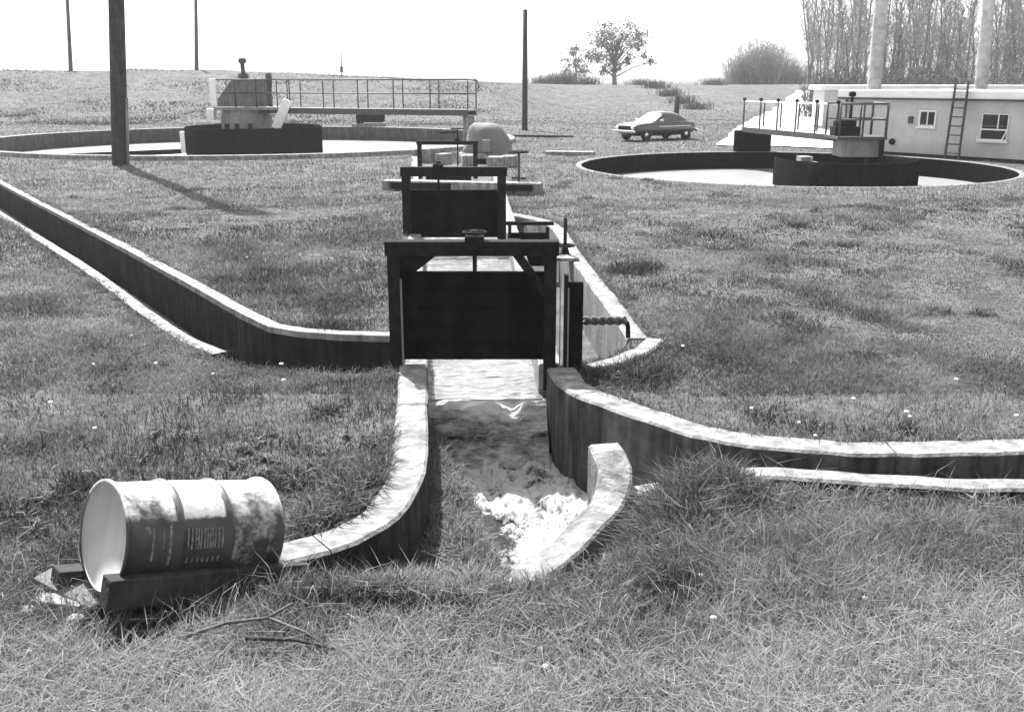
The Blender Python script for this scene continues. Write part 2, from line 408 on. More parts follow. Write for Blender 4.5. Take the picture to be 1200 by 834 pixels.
def terrain(x, y, pits=True):
    x = np.asarray(x, float); y = np.asarray(y, float)
    z = (fbm(x * .35, y * .35, 3) - .5) * .14 * sstep(4, 14, y) + (fbm(x * 1.7, y * 1.7, 9) - .5) * .07
    peak = 2.35 + 1.5 * sstep(9, -38, x) + (fbm(x * .06, y * .04, 21) - .5) * .5
    rs_ = 72 + 26 * sstep(-4, 9, x)
    z = z + peak * sstep(0, 1, (y - rs_) / 40) + (fbm(x * .25, y * .25, 31) - .5) * .5 * sstep(66, 80, y) * sstep(2, -8, x)
    z = z + 1.15 * sstep(3.3, .6, y)
    z = z + .12 * sstep(6.2, 4.6, y) * sstep(.3, 2.0, x) - .035 * sstep(20, 12, y)
    if pits:
        # flatten beside structures
        dl = np.hypot(x - LT[0], y - LT[1]); dr = np.hypot(x - RT[0], y - RT[1])
        z = np.where((dl < LT[2] + 2), z * sstep(LT[2] + .3, LT[2] + 2, dl), z)
        z = np.where((dr < RT[2] + 2), z * sstep(RT[2] + .3, RT[2] + 2, dr), z)
        z = np.where(dl < LT[2] + .12, -1.6, z); z = np.where(dr < RT[2] + .12, -1.6, z)
        z = np.where(inpoly(x, y, MAINPOLY), -1.3, z)
        z = np.where(inpoly(x, y, BYPASS), -.75, z)
        z = np.where(inpoly(x, y, INPOLY), -1.0, z)
        iy = inpoly(x, y, YPOLY)
        bank = -1.15 + 1.15 * (1 - sstep(4.5, 7.9, y)) ** 1.0
        lefty = sstep(.08, -.34, x - (-.1 - .22 * (y - 7.14)))          # silt against the left wall
        bank2 = -1.0 + .52 * lefty
        bank = np.maximum(-.03 - .46 * (y - 4.85), -1.0)
        b = np.maximum(bank, bank2) + (fbm(x * 5, y * 5, 14) - .5) * .12
        b = np.where(x > .9, np.minimum(b, -.6), b)
        # the near verge slopes down to the wing wall and the silted branch
        pl = np.maximum(-.05 - .46 * (y - 4.85) + 1.05 * np.maximum(x - .05, 0) + .45 * np.maximum(-1.5 - x, 0), -.66)
        z = np.where((~iy) & (y > 4.4) & (y < 7.3) & (x > -2.9) & (x < 1.4) & ~inpoly(x, y, LAWN), np.minimum(z, pl + (fbm(x * 4, y * 4, 15) - .5) * .08), z)
        near = (np.hypot(x - .5, y - 6.6) < 2.2) & (y > 4.2) & ~inpoly(x, y, LAWN)
        lim = np.full(x.shape, 9.)
        for qx, qy, qz in WING:
            dd_ = np.hypot(x - qx, y - qy); lim = np.minimum(lim, qz - .09 + .95 * np.maximum(dd_ - .42, 0))
        z = np.where(near & ~iy, np.minimum(z, lim), z)
        z = np.where(iy, b, z)
    return z

def tz(x, y): return float(terrain(np.array([x]), np.array([y]), False)[0])

# ------------------------------------------------------------------ ground: one sheet out to the horizon
dr = [-8, -3, 0, 1.2, 2.2]; d = 2.8
while d < 140: dr.append(d); d *= 1.0055
while d < 4000: dr.append(d); d *= 1.12
dr = np.array(dr)
uu = np.concatenate([np.linspace(-3, -.75, 12)[:-1], np.linspace(-.75, .75, 520), np.linspace(.75, 3, 12)[1:]])
Dg, Ug = np.meshgrid(dr, uu, indexing='ij')
Xg = Ug * np.maximum(Dg, 2.5); Yg = Dg + 0 * Ug
Zg = terrain(Xg, Yg)
nr, nc = Xg.shape
idx = np.arange(nr * nc).reshape(nr, nc)
q = np.stack([idx[:-1, :-1], idx[:-1, 1:], idx[1:, 1:], idx[1:, :-1]], -1).reshape(-1, 4)
g = npmesh('ground', np.stack([Xg, Yg, Zg], -1).reshape(-1, 3), q.ravel(), np.full(len(q), 4), M['ground'], smooth=True)
tag(g, kind='structure')

# gravel road / apron
ea = resample([(9.0, 43.5), (10.0, 48), (12.2, 56), (15.6, 68), (20.5, 84), (27, 104), (35, 125)], 1.2)
eb = resample([(14.5, 42.5), (16.5, 47), (18, 54), (19.3, 64), (28, 84), (38, 104), (48, 125)], 1.2)
n = 40
ea = ea[np.linspace(0, len(ea) - 1, n).astype(int)]; eb = eb[np.linspace(0, len(eb) - 1, n).astype(int)]
w = np.linspace(0, 1, 14)
P = ea[:, None, :] * (1 - w)[None, :, None] + eb[:, None, :] * w[None, :, None]
P[..., 0] += (fbm(P[..., 1] * .5, P[..., 0] * 0, 5) - .5)
Pz = terrain(P[..., 0], P[..., 1]) + .05
idx = np.arange(n * 14).reshape(n, 14)
q = np.stack([idx[:-1, :-1], idx[:-1, 1:], idx[1:, 1:], idx[1:, :-1]], -1).reshape(-1, 4)
tag(npmesh('gravel_road', np.dstack([P, Pz]).reshape(-1, 3), q.ravel(), np.full(len(q), 4), M['gravel'], smooth=True), kind='structure')

# ------------------------------------------------------------------ channel walls
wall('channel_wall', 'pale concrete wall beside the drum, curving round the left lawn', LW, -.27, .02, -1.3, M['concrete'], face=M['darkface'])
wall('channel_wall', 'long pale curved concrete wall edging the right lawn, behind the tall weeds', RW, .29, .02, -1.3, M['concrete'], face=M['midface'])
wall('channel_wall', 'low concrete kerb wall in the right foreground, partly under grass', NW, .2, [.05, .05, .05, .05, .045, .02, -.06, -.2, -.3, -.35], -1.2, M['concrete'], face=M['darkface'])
wall('wing_wall', 'bright sloping concrete wing wall beside the foaming water', [p[:2] for p in NOSE], .26, [p[2] for p in NOSE], -1.3, M['concrete'], .08)
ys = [9.35, 12, 15, 18.2, 22, 27, 32, 38]
wall('channel_wall', 'left concrete side wall of the straight channel behind the gates', [(XL(y), y) for y in ys], .24, .0, -1.3, M['concrete'])
wall('channel_wall', 'narrow concrete divider wall seen through the front gate frame', [(XR(y), y) for y in ys], -.23, .015, -1.3, M['concrete'])
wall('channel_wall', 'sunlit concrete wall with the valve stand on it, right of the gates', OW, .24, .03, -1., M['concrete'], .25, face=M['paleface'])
wall('channel_wall', 'short concrete return wall closing the dry side channel', [RET[0], RET[1], RET[2], RET[3]], .2, .03, -1., M['concrete'])
wall('inlet_wall', 'far wall of the long side channel, dark face with pale top', FARIN, .14, .02, -1.1, M['darkconcrete'], .4)
wall('inlet_wall', 'near wall of the long side channel, thin pale top in the left lawn', NEARIN[:6], -.13, .015, -1.1, M['darkconcrete'], .4)
# pale cappings for the lit tops of the two shade-darkened inlet walls
def capping(parent, pts, thick, z):
    rs = resample([(p[0], p[1], z) for p in pts], .4)
    a = offset(rs, -.012 * np.sign(thick)); b = offset(rs, thick + .012 * np.sign(thick))
    V = []
    for i in range(len(a)):
        j = (vnoise(i * .9, 0.3, 4) - .5) * .012
        V += [(a[i][0], a[i][1], z - .05), (a[i][0], a[i][1], z + .022 + j), (b[i][0], b[i][1], z + .022 + j), (b[i][0], b[i][1], z - .05)]
    fs = [(i * 4 + k, i * 4 + k + 1, i * 4 + 5 + k, i * 4 + 4 + k) for i in range(len(a) - 1) for k in range(3)]
    MB().add(V, fs).build('capping', M['concrete'], parent)
for o in [o for o in col.objects if o.name.startswith('inlet_wall')]:
    if 'far wall' in o['label']: capping(o, FARIN, .14, .02)
    else: capping(o, NEARIN[:6], -.13, .015)
# transverse wall between the second and third gate
t = thing('cross_wall', 'low pale concrete cross wall with a dark beam, behind the second gate', 'wall', (0, 0, 0))
A = Vector((-3.35, 26.0, 0)); B = Vector((.75, 25.2, 0))
MB().beam(A + Vector((0, 0, -.2)), B + Vector((0, 0, -.2)), .45, .9).build('wall_body', M['concrete'], t, .02)
o1 = Vector((.05, -.28, .14))
MB().beam(A + (B - A) * .04 + o1, A + (B - A) * .42 + o1, .1, .16).build('beam', M['steel'], t)
MB().beam(A + (B - A) * .74 + o1, A + (B - A) * .93 + o1, .1, .16).build('beam', M['steel'], t)

# ------------------------------------------------------------------ channel water
def sheet(name, fn, nu, nv, m, attr=None):
    nu = max(3, nu)
    U, Vv = np.meshgrid(np.linspace(0, 1, nu), np.linspace(0, 1, nv), indexing='ij')
    X, Y, Z, A_ = fn(U, Vv)
    idx = np.arange(nu * nv).reshape(nu, nv)
    q = np.stack([idx[:-1, :-1], idx[1:, :-1], idx[1:, 1:], idx[:-1, 1:]], -1).reshape(-1, 4)
    o = npmesh(name, np.stack([X, Y, Z], -1).reshape(-1, 3), q.ravel(), np.full(len(q), 4), m, {attr: A_.ravel()} if attr else None, smooth=True)
    return tag(o, kind='structure')
def chan(U, Vv):
    Y = 9.22 + (Vv ** 2.2) * 29
    X = (XL(Y) - .03) * (1 - U) + (XR(Y) + .03) * U
    Z = -.30 + (fbm(X * 3.2, Y * 6, 2, 3) - .5) * .05 * sstep(30, 9, Y)
    return X, Y, Z, Z
sheet('channel_water', chan, 50, 260, M['channelwater'])
def fall(U, Vv):
    X0 = (XL(9.2) - .05) * (1 - U) + (XR(9.2) + .06) * U
    # the surface bends over the lip and runs down in rolling ripples
    Y = 9.26 - .74 * Vv
    wv = fbm(X0 * 1.5 + 4, Vv * 2.5, 18, 2) - .5                                # the ripples wander across the stream
    rip = np.abs(fbm(X0 * 2.4, Vv * 9 + wv * 5, 12, 4) - .5) * 2
    Z = -.30 - .58 * sstep(-.08, 1.0, Vv) + (.35 - rip) * .16 * sstep(0, .15, Vv) + (fbm(X0 * 9, Vv * 24 + wv * 9, 13, 3) - .5) * .05 * sstep(0, .2, Vv)
    Y = Y + (fbm(X0 * 5, Vv * 3, 16, 3) - .5) * .16 * sstep(.3, 1, Vv)
    A_ = .20 + .42 * sstep(.62, 1, Vv) * fbm(X0 * 5, Vv * 5, 29) * 1.6 + .34 * (1 - sstep(.0, .45, Vv)) + .66 * (fbm(X0 * 2.0 + Vv, Vv * 8 + wv * 4, 19, 5) - .5)
    return X0 + .03 * Vv, Y, Z, A_
sheet('water_fall', fall, 160, 180, M['fallwater'], 'foam')
def pool(U, Vv):
    Y = 5.9 + (8.95 - 5.9) * Vv
    xl = -1.0 - .08 * (Y - 7); xr = 1.2 + 0 * Y
    X = xl * (1 - U) + xr * U
    fx = X - (-.62 + .60 * sstep(8.9, 7.0, Y))                      # left limit of the foam band
    band = sstep(-.16, .1, fx) * sstep(6.3, 6.9, Y)
    A_ = .12 + .44 * band + .95 * (fbm(X * 5.5, Y * 3.2, 44, 5) - .5)
    Z = -.80 + .11 * (fbm(X * 5.5, Y * 4.5, 41, 5) - .5) * (.3 + band) + .09 * (fbm(X * 15, Y * 11, 42, 4) - .5) * (.2 + band)
    return X, Y, Z, A_
sheet('pool_water', pool, 220, 300, M['foam'], 'foam')
def bran(U, Vv):
    X = 1.0 + 9 * Vv; Y = 5.2 + 3.2 * U
    return X, Y, -.85 + 0 * X, X * 0
sheet('branch_water', bran, 4, 20, M['channelwater'])
def inl(U, Vv):
    a = resample(FARIN, .5); b = resample(NEARIN, .5)
    ai = a[(Vv * (len(a) - 1)).astype(int)]; bi = b[(Vv * (len(b) - 1)).astype(int)]
    P_ = ai * (1 - U)[..., None] + bi * U[..., None]
    return P_[..., 0], P_[..., 1], -.7 + 0 * U, U
sheet('inlet_water', inl, 3, 40, M['channelwater'])

# ------------------------------------------------------------------ sluice gates
def handwheel(mb, c, r, tr=.012):
    mb.torus(c, r, tr, 18, 6)
    for k in range(4):
        a = k * math.pi / 2 + .3
        mb.tube([c, (c[0] + r * math.cos(a), c[1] + r * math.sin(a), c[2])], tr * .8, 5)

def gate(label, y, x0, x1, top, px0, px1, pz0, pz1, pw, bh, stem_x, gh, brace=False, group='sluice gates along the channel'):
    t = thing('sluice_gate', label, 'sluice gate', ((x0 + x1) / 2, y, 0), 0, group)
    cx = (x0 + x1) / 2
    l, r = x0 - cx, x1 - cx
    MB().box(l, l + pw, -.07, .07, -.25, top - bh).build('post', M['steel'], t, .006)
    MB().box(r - pw, r, -.07, .07, -.25, top - bh).build('post', M['steel'], t, .006)
    MB().box(l - .02, r + .02, -.08, .08, top - bh, top).build('crossbeam', M['steel'], t, .008)
    mb = MB()
    nb = 5
    for k in range(nb):                                                        # horizontal boards with fine gaps
        a = pz0 + (pz1 - pz0) * k / nb; b = pz0 + (pz1 - pz0) * (k + 1) / nb
        mb.box(px0 - cx, px1 - cx, -.035 - .002 * (k % 2), .035, a + .003, b - .003)
    mb.box(px0 - cx, px1 - cx, -.02, .02, pz0, pz1)
    MB_panel = mb.build('gate_panel', M['board'], t, .004)
    for xx in (px0 - cx + .12, px1 - cx - .12): MB().box(xx - .03, xx + .03, -.055, -.037, pz0 + .03, pz1 - .03).build('batten', M['board'], MB_panel)
    MB().tube([(stem_x - cx, 0, pz1 - .1), (stem_x - cx, 0, top + gh)], .022, 8).build('lifting_stem', M['steel'], t)
    gb = MB().box(stem_x - cx - .09, stem_x - cx + .09, -.12, .11, top - .07, top + .055)
    gb.lathe([(.06, 0), (.05, .03), (.03, .05)], 14, (stem_x - cx, 0, top + .055), cap1=True)
    gb.build('gearbox', M['steel'], t, .01)
    return t, cx

t, cx = gate('large front sluice gate with dark board panel nearest the white water', 9.38, -1.2, .43, 1.24, -1.07, .32, .06, .94, .12, .14, -.36, .02)
hw = MB(); handwheel(hw, (-.36 - cx, 0, 1.32), .11); hw.build('handwheel', M['steel'], t)
MB().box(-1.08 - cx, -1.065 - cx, -.09, -.05, 0, .88).build('guide_rail', M['grey'], t)
MB().beam((-.32 - cx + .36, 0, 1.12), (.33 - cx, 0, .72), .08, .1, (0, 1, 0)).build('brace', M['steel'], t)
mb = MB(); mb.add([(-1.08 - cx, .02, 1.1), (-.72 - cx, .02, 1.1), (-1.08 - cx, .02, .82), (-1.08 - cx, .05, 1.1), (-.72 - cx, .05, 1.1), (-1.08 - cx, .05, .82)], [(0, 1, 2), (3, 5, 4), (0, 2, 5, 3), (0, 3, 4, 1), (1, 4, 5, 2)])
mb.build('corner_plate', M['steel'], t)
gate('middle sluice gate with dark panel, second along the channel', 18.2, -2.02, -.11, 1.22, -1.86, -.24, -.07, .80, .16, .17, -1.35, -.02)
t3, cx3 = gate('small farthest sluice gate in front of the pale domed hood', 31.7, -3.0, -1.09, .93, -2.75, -1.3, -.3, .12, .14, .12, -1.72, .35)
hw = MB(); handwheel(hw, (-1.72 - cx3, 0, 1.3), .2, .02); hw.build('handwheel', M['steel'], t3)
MB().tube([(-2.3 - cx3, .05, 1.18), (-1.72 - cx3, .05, 1.2)], .03, 6).build('crank_arm', M['steel'], t3)

# side stop-gate beside the front gate
t = thing('stop_gate', 'tall dark stop board between steel channels, right of the front gate', 'stop gate', (.55, 9.33, 0))
MB().box(-.045, -.005, -.06, .06, -.2, .92).build('guide_channel', M['steel'], t, .004)
MB().box(-.09, -.078, -.075, -.055, -.15, .86).build('guide_edge', M['grey'], t)
MB().box(-.012, .002, -.085, -.066, .0, .8).build('guide_edge', M['grey'], t)
mb = MB()
for k in range(4): mb.box(.0, .14, -.035, .035, -.2 + k * .262, -.2 + (k + 1) * .262 - .006)
mb.build('stop_board', M['board'], t, .004)
# twisted bar with a bent end
t = thing('twisted_bar', 'dark twisted bar with a bent end sticking out of the stop board', 'bar', (.70, 9.42, .44))
mb = MB()
for s in range(2):
    mb.tube([(k * .0105, .022 * math.cos(k * .42 + s * math.pi), .022 * math.sin(k * .42 + s * math.pi)) for k in range(41)], .026, 6)
mb.build('twisted_rod', mat('rusty_bar', .07, .8, .6, 20, bump=.4), t)
MB().tube([(.40, 0, .0), (.435, 0, -.02), (.445, -.01, -.06), (.45, -.01, -.17)], .024, 8).build('bent_end', M['steel'], t)
# stop gate across the bypass, beside the middle gate
t = thing('stop_gate', 'low dark stop board across the dry side channel behind the valve stand', 'stop gate', (.33, 17.6, 0))
MB().box(-.36, .30, -.04, .04, -.5, .10).build('stop_board', M['board'], t, .005)
MB().box(-.40, -.34, -.07, .07, -.5, .24).build('post', M['steel'], t); MB().box(.28, .34, -.07, .07, -.5, .2).build('post', M['steel'], t)
MB().box(-.44, .42, -.05, .05, .24, .3).build('crossbeam', M['steel'], t)
# valve stands
p = G(662, 303)
t = thing('valve_stand', 'black rising stem valve on the sunlit wall right of the front gate', 'valve', (p[0], p[1], .03))
MB().lathe([(.14, 0), (.13, .025), (.075, .05), (.05, .14), (.045, .17)], 16, cap1=True).build('pedestal', M['steel'], t)
hw = MB(); handwheel(hw, (0, 0, .18), .15, .014); hw.build('handwheel', M['steel'], t)
MB().tube([(0, 0, .1), (0, 0, .62)], .028, 8).build('stem', M['steel'], t)
MB().box(-.16, .2, -.42, -.1, .0, .05).build('concrete_pad', M['concrete'], t, .01)
p = G(608, 223)
t = thing('valve_stand', 'thin tall handwheel post standing alone right of the middle gate', 'valve', (p[0], p[1], 0))
MB().tube([(0, 0, 0), (0, 0, .98)], .035, 8).build('post', M['railsteel'], t)
hw = MB(); handwheel(hw, (0, 0, .98), .24, .025); hw.build('handwheel', M['steel'], t)
MB().tube([(-.18, 0, .32), (.18, 0, .3)], .025, 6).build('lever', M['steel'], t)

# pale hood and the blocks about its foot
t = thing('domed_hood', 'pale grey domed hood behind the farthest gate', 'hood', (-.98, 39.2, 0))
prof = [(.92, -.1), (.9, .1), (.88, .25), (.86, .45), (.82, .65), (.74, .85), (.62, 1.02), (.44, 1.15), (.2, 1.22), (.0, 1.23)]
sh_ = MB().lathe(prof, 32).build('shell', M['hood'], t)
for v in sh_.data.vertices:
    k = 1 + .42 * (float(fbm(v.co.x * 2.1 + 3, v.co.y * 1.7 + v.co.z * 2.2, 23, 4)) - .5); v.co.z *= .8 + .4 * k - .2; v.co.x *= k; v.co.y *= k; v.co.x += .18 * max(0, .9 - v.co.z) * (1 if v.co.x > 0 else 0)
MB().lathe([(1.1, -.1), (1.1, .06), (1.0, .08)], 24).build('base_ring', M['concrete'], t)
MB().box(-.16, .16, -1.06, -.9, .15, .6).build('hatch', M['grey'], t, .02)
blocks = [(581, 199, .5, .42, 'whitish concrete block at the foot of the hood beside the far gate'), (596, 196, .45, .38, 'pale concrete block right of the far gate, nearest the handwheel post'),
          (548, 192, .42, .3, 'small pale block seen inside the far gate frame'), (520, 190, .4, .3, 'pale block left of the stem inside the far gate frame')]
for px, py, w_, h_, lb in blocks:
    p = G(px, py)
    o = MB().box(-w_ / 2, w_ / 2, -.3, .3, -.1, h_).build('concrete_block', M['concrete'], None, .03)
    o.location = (p[0], p[1], 0); o.rotation_euler.z = random.uniform(-.5, .5); tag(o, lb, 'concrete block', 'pale blocks about the far gate')
p = G(668, 181)
o = MB().box(-.95, .95, -.3, .3, -.1, .12).build('concrete_slab', M['concrete'], None, .02); o.location = (p[0], p[1], 0); o.rotation_euler.z = -.2
tag(o, 'pale concrete slab on the grass left of the right tank rim', 'slab')
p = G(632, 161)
o = MB().beam((-1.7, .5, .04), (1.7, -.5, .04), .3, .16).build('shadow_strip', M['timber'], None, .02); o.location = (p[0], p[1], 0)  # dark bar laid in for the pole shadow
tag(o, 'long dark strip laid on the grass as the shadow of the middle pole', 'timber')

# ------------------------------------------------------------------ clarifier tanks
def ring(name, label, c, rimz, depth, thick, m, inner):
    t = thing(name, label, 'tank', (c[0], c[1], 0), 0, 'round settling tanks')
    r = c[2]
    MB().lathe([(r + thick, -.9), (r + thick, rimz - .02), (r + thick - .02, rimz), (r + .02, rimz), (r, rimz - .02)], 160).build('rim', m, t)
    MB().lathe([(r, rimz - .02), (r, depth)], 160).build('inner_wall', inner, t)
    return t
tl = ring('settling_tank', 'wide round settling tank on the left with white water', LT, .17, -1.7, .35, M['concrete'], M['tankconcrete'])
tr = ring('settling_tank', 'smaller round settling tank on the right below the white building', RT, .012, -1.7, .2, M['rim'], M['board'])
for c, z, nm in ((LT, WATER_L, 'tank_water'), (RT, WATER_R, 'tank_water')):
    mb = MB(); n = 96
    vs = [(c[0], c[1], z)] + [(c[0] + (c[2] + .02) * math.cos(2 * math.pi * k / n), c[1] + (c[2] + .02) * math.sin(2 * math.pi * k / n), z) for k in range(n)]
    mb.add(vs, [(0, 1 + k, 1 + (k + 1) % n) for k in range(n)])
    tag(mb.build(nm, M['tankwater']), kind='structure')

def railing(parent, path, h, nposts, r=.03, side='handrail'):
    """handrail run along a straight deck edge; posts are separate parts"""
    a, b = Vector(path[0]), Vector(path[1])
    up = Vector((0, 0, 1))
    MB().tube([a + up * h, b + up * h], r, 6).build('handrail', M['railsteel'], parent)
    MB().tube([a + up * h * .52, b + up * h * .52], r * .85, 6).build('mid_rail', M['railsteel'], parent)
    for k in range(nposts):
        p = a.lerp(b, k / (nposts - 1))
        MB().tube([p, p + up * (h + .03)], r, 6).build('rail_post', M['railsteel'], parent)

# --- left bridge
bx, by = LT[0], LT[1]
t = thing('clarifier_bridge', 'railed walkway and drive platform over the left settling tank', 'walkway', (bx, by, 0))
end = Vector((-1.75 - bx, 44.3 - by, 0)); dirv = end.normalized(); perp = Vector((-dirv.y, dirv.x, 0))
zd = 1.58
MB().lathe([(3.2, -1.6), (3.2, .68), (3.12, .70), (3.08, .66), (3.08, -1.6)], 72).build('centre_well', M['board'], t)
mb = MB(); mb.beam(dirv * .5 + Vector((0, 0, zd - .05)), end + Vector((0, 0, zd - .05)), .9, .07)
mb.build('deck', M['grey'], t)
for s in (-1, 1):
    MB().beam(dirv * .5 + perp * s * .48 + Vector((0, 0, zd - .14)), end + perp * s * .48 + Vector((0, 0, zd - .14)), .07, .26).build('girder', M['railsteel'], t)
    railing(t, (dirv * .6 + perp * s * .46 + Vector((0, 0, zd)), end + perp * s * .46 + Vector((0, 0, zd))), 1.25, 7)
e2 = end + dirv * .5 + Vector((0, 0, zd + 1.1))
MB().tube([end + perp * -.46 + Vector((0, 0, zd + 1.25)), end + perp * -.46 + dirv * .45 + Vector((0, 0, zd + 1.2)), end + perp * -.46 + dirv * .55 + Vector((0, 0, zd + .9))], .03, 6).build('rail_return', M['railsteel'], t)
MB().beam(end * .985 + Vector((0, 0, -.9)), end * .985 + Vector((0, 0, zd - .28)), .5, .3).build('end_pier', M['concrete'], t)
# drive platform: turret, deck, slatted guard, motors
MB().lathe([(1.15, .5), (1.2, .75), (1.2, 1.15), (1.1, 1.3), (1.1, zd - .12)], 40, (-.35, 0, 0)).build('drive_turret', M['grey'], t)
MB().box(-1.55, 1.5, -1.15, 1.15, zd - .12, zd + .02).build('platform_deck', M['grey'], t, .02)
for s in (-1, 1):
    railing(t, (Vector((-1.5, s * 1.1, zd)), Vector((1.45, s * 1.1, zd))), 1.25, 4)
mb = MB()
mb.add([(-1.45, y_, z_) for y_ in (-1.06, -1.03) for z_ in (zd + .25,)] + [(-.65, y_, zd + 1.22) for y_ in (-1.06, -1.03)] + [(.95, y_, zd + 1.22) for y_ in (-1.06, -1.03)] + [(.95, y_, zd + .03) for y_ in (-1.06, -1.03)] + [(-1.45, y_, zd + .03) for y_ in (-1.06, -1.03)],
       [(0, 2, 4, 6, 8), (1, 9, 7, 5, 3), (0, 1, 3, 2), (2, 3, 5, 4), (4, 5, 7, 6), (6, 7, 9, 8), (8, 9, 1, 0)])
for k in range(8): mb.box(-.6 + k * .2, -.6 + k * .2 + .06, -1.10, -1.062, zd + .06, zd + 1.2)
mb.build('slatted_guard', M['guard'], t)
MB().box(-1.62, -1.34, -1.25, -1.12, zd + .06, zd + 1.3).build('white_panel', M['white'], t, .02)
MB().box(-1.95, -1.6, -1.0, -.5, zd - .55, zd - .06).build('white_locker', M['white'], t, .02)
mb = MB().tube([(-.35, 0, zd), (-.35, 0, zd + 2.0)], .1, 10); mb.lathe([(.16, 0), (.2, .1), (.17, .22), (.0, .26)], 12, (-.35, 0, zd + 2.0))
mb.lathe([(.26, 0), (.26, .2), (.1, .3)], 12, (-.35, 0, zd + 1.3)); mb.build('vent_stack', M['railsteel'], t)
mb = MB().lathe([(.14, .9), (.16, 1.3), (.15, 1.5), (.05, 1.6), (0, 1.61)], 12, (.85, 0, zd), cap0=True); mb.box(.75, .95, -.1, .1, zd, zd + .95); mb.build('drive_motor', M['railsteel'], t)
MB().beam((1.35, -1.35, .62), (2.0, -1.35, zd + .35), .42, .12, (0, 1, 0)).build('chute', M['white'], t, .02)
for xx in (-.9, -.55, -.1, .5): MB().box(xx, xx + .16, -3.0, -2.8, .66, .92).build('bracket', M['steel'], t)
MB().box(-3.18, -2.96, -1.3, -1.1, -.5, .5).build('weir_post', M['white'], t)
MB().beam((-3.2, -1.2, -.42), (-7.5, -4.6, -.42), .14, .22).build('skimmer_arm', M['steel'], t)
# small pump on the far rim
p = (-8.6, 60.6)
t = thing('pump', 'small dark pump on the far rim right of the left drive platform', 'pump', (p[0], p[1], .15))
MB().lathe([(.28, -.8), (.3, -.5), (.3, .3), (.22, .45)], 14, cap0=True, cap1=True, mtx=Matrix.Rotation(R(90), 3, 'Y')).build('motor', M['steel'], t, loc=(.5, 0, .55))
MB().lathe([(.0, -.1), (.45, -.1), (.5, .15), (.3, .3), (0, .3)], 14, mtx=Matrix.Rotation(R(90), 3, 'Y')).build('casing', M['steel'], t, loc=(-.6, 0, .55))
MB().box(-1.0, 1.0, -.35, .35, -.05, .2).build('base_plate', M['concrete'], t)

# --- right bridge
E0 = Vector((9.75, 40.7, 0)); C0 = Vector((11.55, 33.9, 0))
t = thing('clarifier_bridge', 'walkway on a dark pier over the right settling tank, railed platform at its end', 'walkway', C0)
ev = E0 - C0; dv = ev.normalized(); pv = Vector((-dv.y, dv.x, 0)); zd = .98
MB().lathe([(2.35, -1.6), (2.35, .22), (2.28, .24), (2.24, .2), (2.24, -1.6)], 60, (-.25, -.1, 0)).build('centre_well', M['board'], t)
MB().beam(dv * .3 + Vector((0, 0, zd - .04)), ev + Vector((0, 0, zd - .04)), .9, .08).build('deck', M['white'], t)
for s in (-1, 1):
    MB().beam(dv * .3 + pv * s * .47 + Vector((0, 0, zd - .1)), ev + pv * s * .47 + Vector((0, 0, zd - .1)), .06, .2).build('girder', M['railsteel'], t)
    for k in range(6):
        a = (dv * .4).lerp(ev, k / 5) + pv * s * .45 + Vector((0, 0, zd))
        MB().tube([a, a + Vector((0, 0, 1.05))], .035, 6).build('rail_post', M['railsteel'], t)
        if s == 1: MB().lathe([(0, 0), (.07, .02), (.07, .1), (0, .12)], 8, a + Vector((0, 0, 1.03))).build('post_cap', M['steel'], t)
    MB().tube([dv * .4 + pv * s * .45 + Vector((0, 0, zd + 1.0)), ev + pv * s * .45 + Vector((0, 0, zd + 1.0))], .02, 6).build('handrail', M['white'], t)
MB().box(-.72, .72, -.2, .2, -1.4, zd - .14).build('pier', M['board'], t, .02, loc=ev)
MB().box(-.8, .85, -.75, .75, zd - .1, zd + .0).build('platform_deck', M['railsteel'], t, .01)
for s in (-1, 1): railing(t, (Vector((-.75, s * .7, zd)), Vector((.8, s * .7, zd))), 1.05, 3, .035)
railing(t, (Vector((.8, -.7, zd)), Vector((.8, .7, zd))), 1.05, 2, .045)
MB().box(-.55, .72, -.5, .5, .3, zd - .1).build('drive_casing', M['grey'], t, .03)
for s in (-1, 1): MB().box(.68, .8, s * .62 - .06, s * .62 + .06, -.4, zd - .1).build('platform_leg', M['steel'], t)
mb = MB().box(-.75, .1, -.3, .3, zd, zd + .3); mb.lathe([(.16, -.35), (.18, .0), (.16, .35)], 12, (-.35, 0, zd + .4), cap0=True, cap1=True, mtx=Matrix.Rotation(R(80), 3, 'Y')); mb.build('drive_motor', M['steel'], t, .02)
mb = MB().tube([(-.25, -.2, zd), (-.25, -.2, zd + 1.25)], .05, 8); mb.lathe([(0, 0), (.12, .04), (.12, .16), (0, .2)], 10, (-.25, -.2, zd + 1.25)); mb.build('lamp_post', M['steel'], t)
mb = MB().box(-1.9, -1.5, -.6, .0, .1, .32); mb.box(-2.3, -1.2, -.7, .1, .0, .12); mb.build('scum_box', M['concrete'], t, .02)

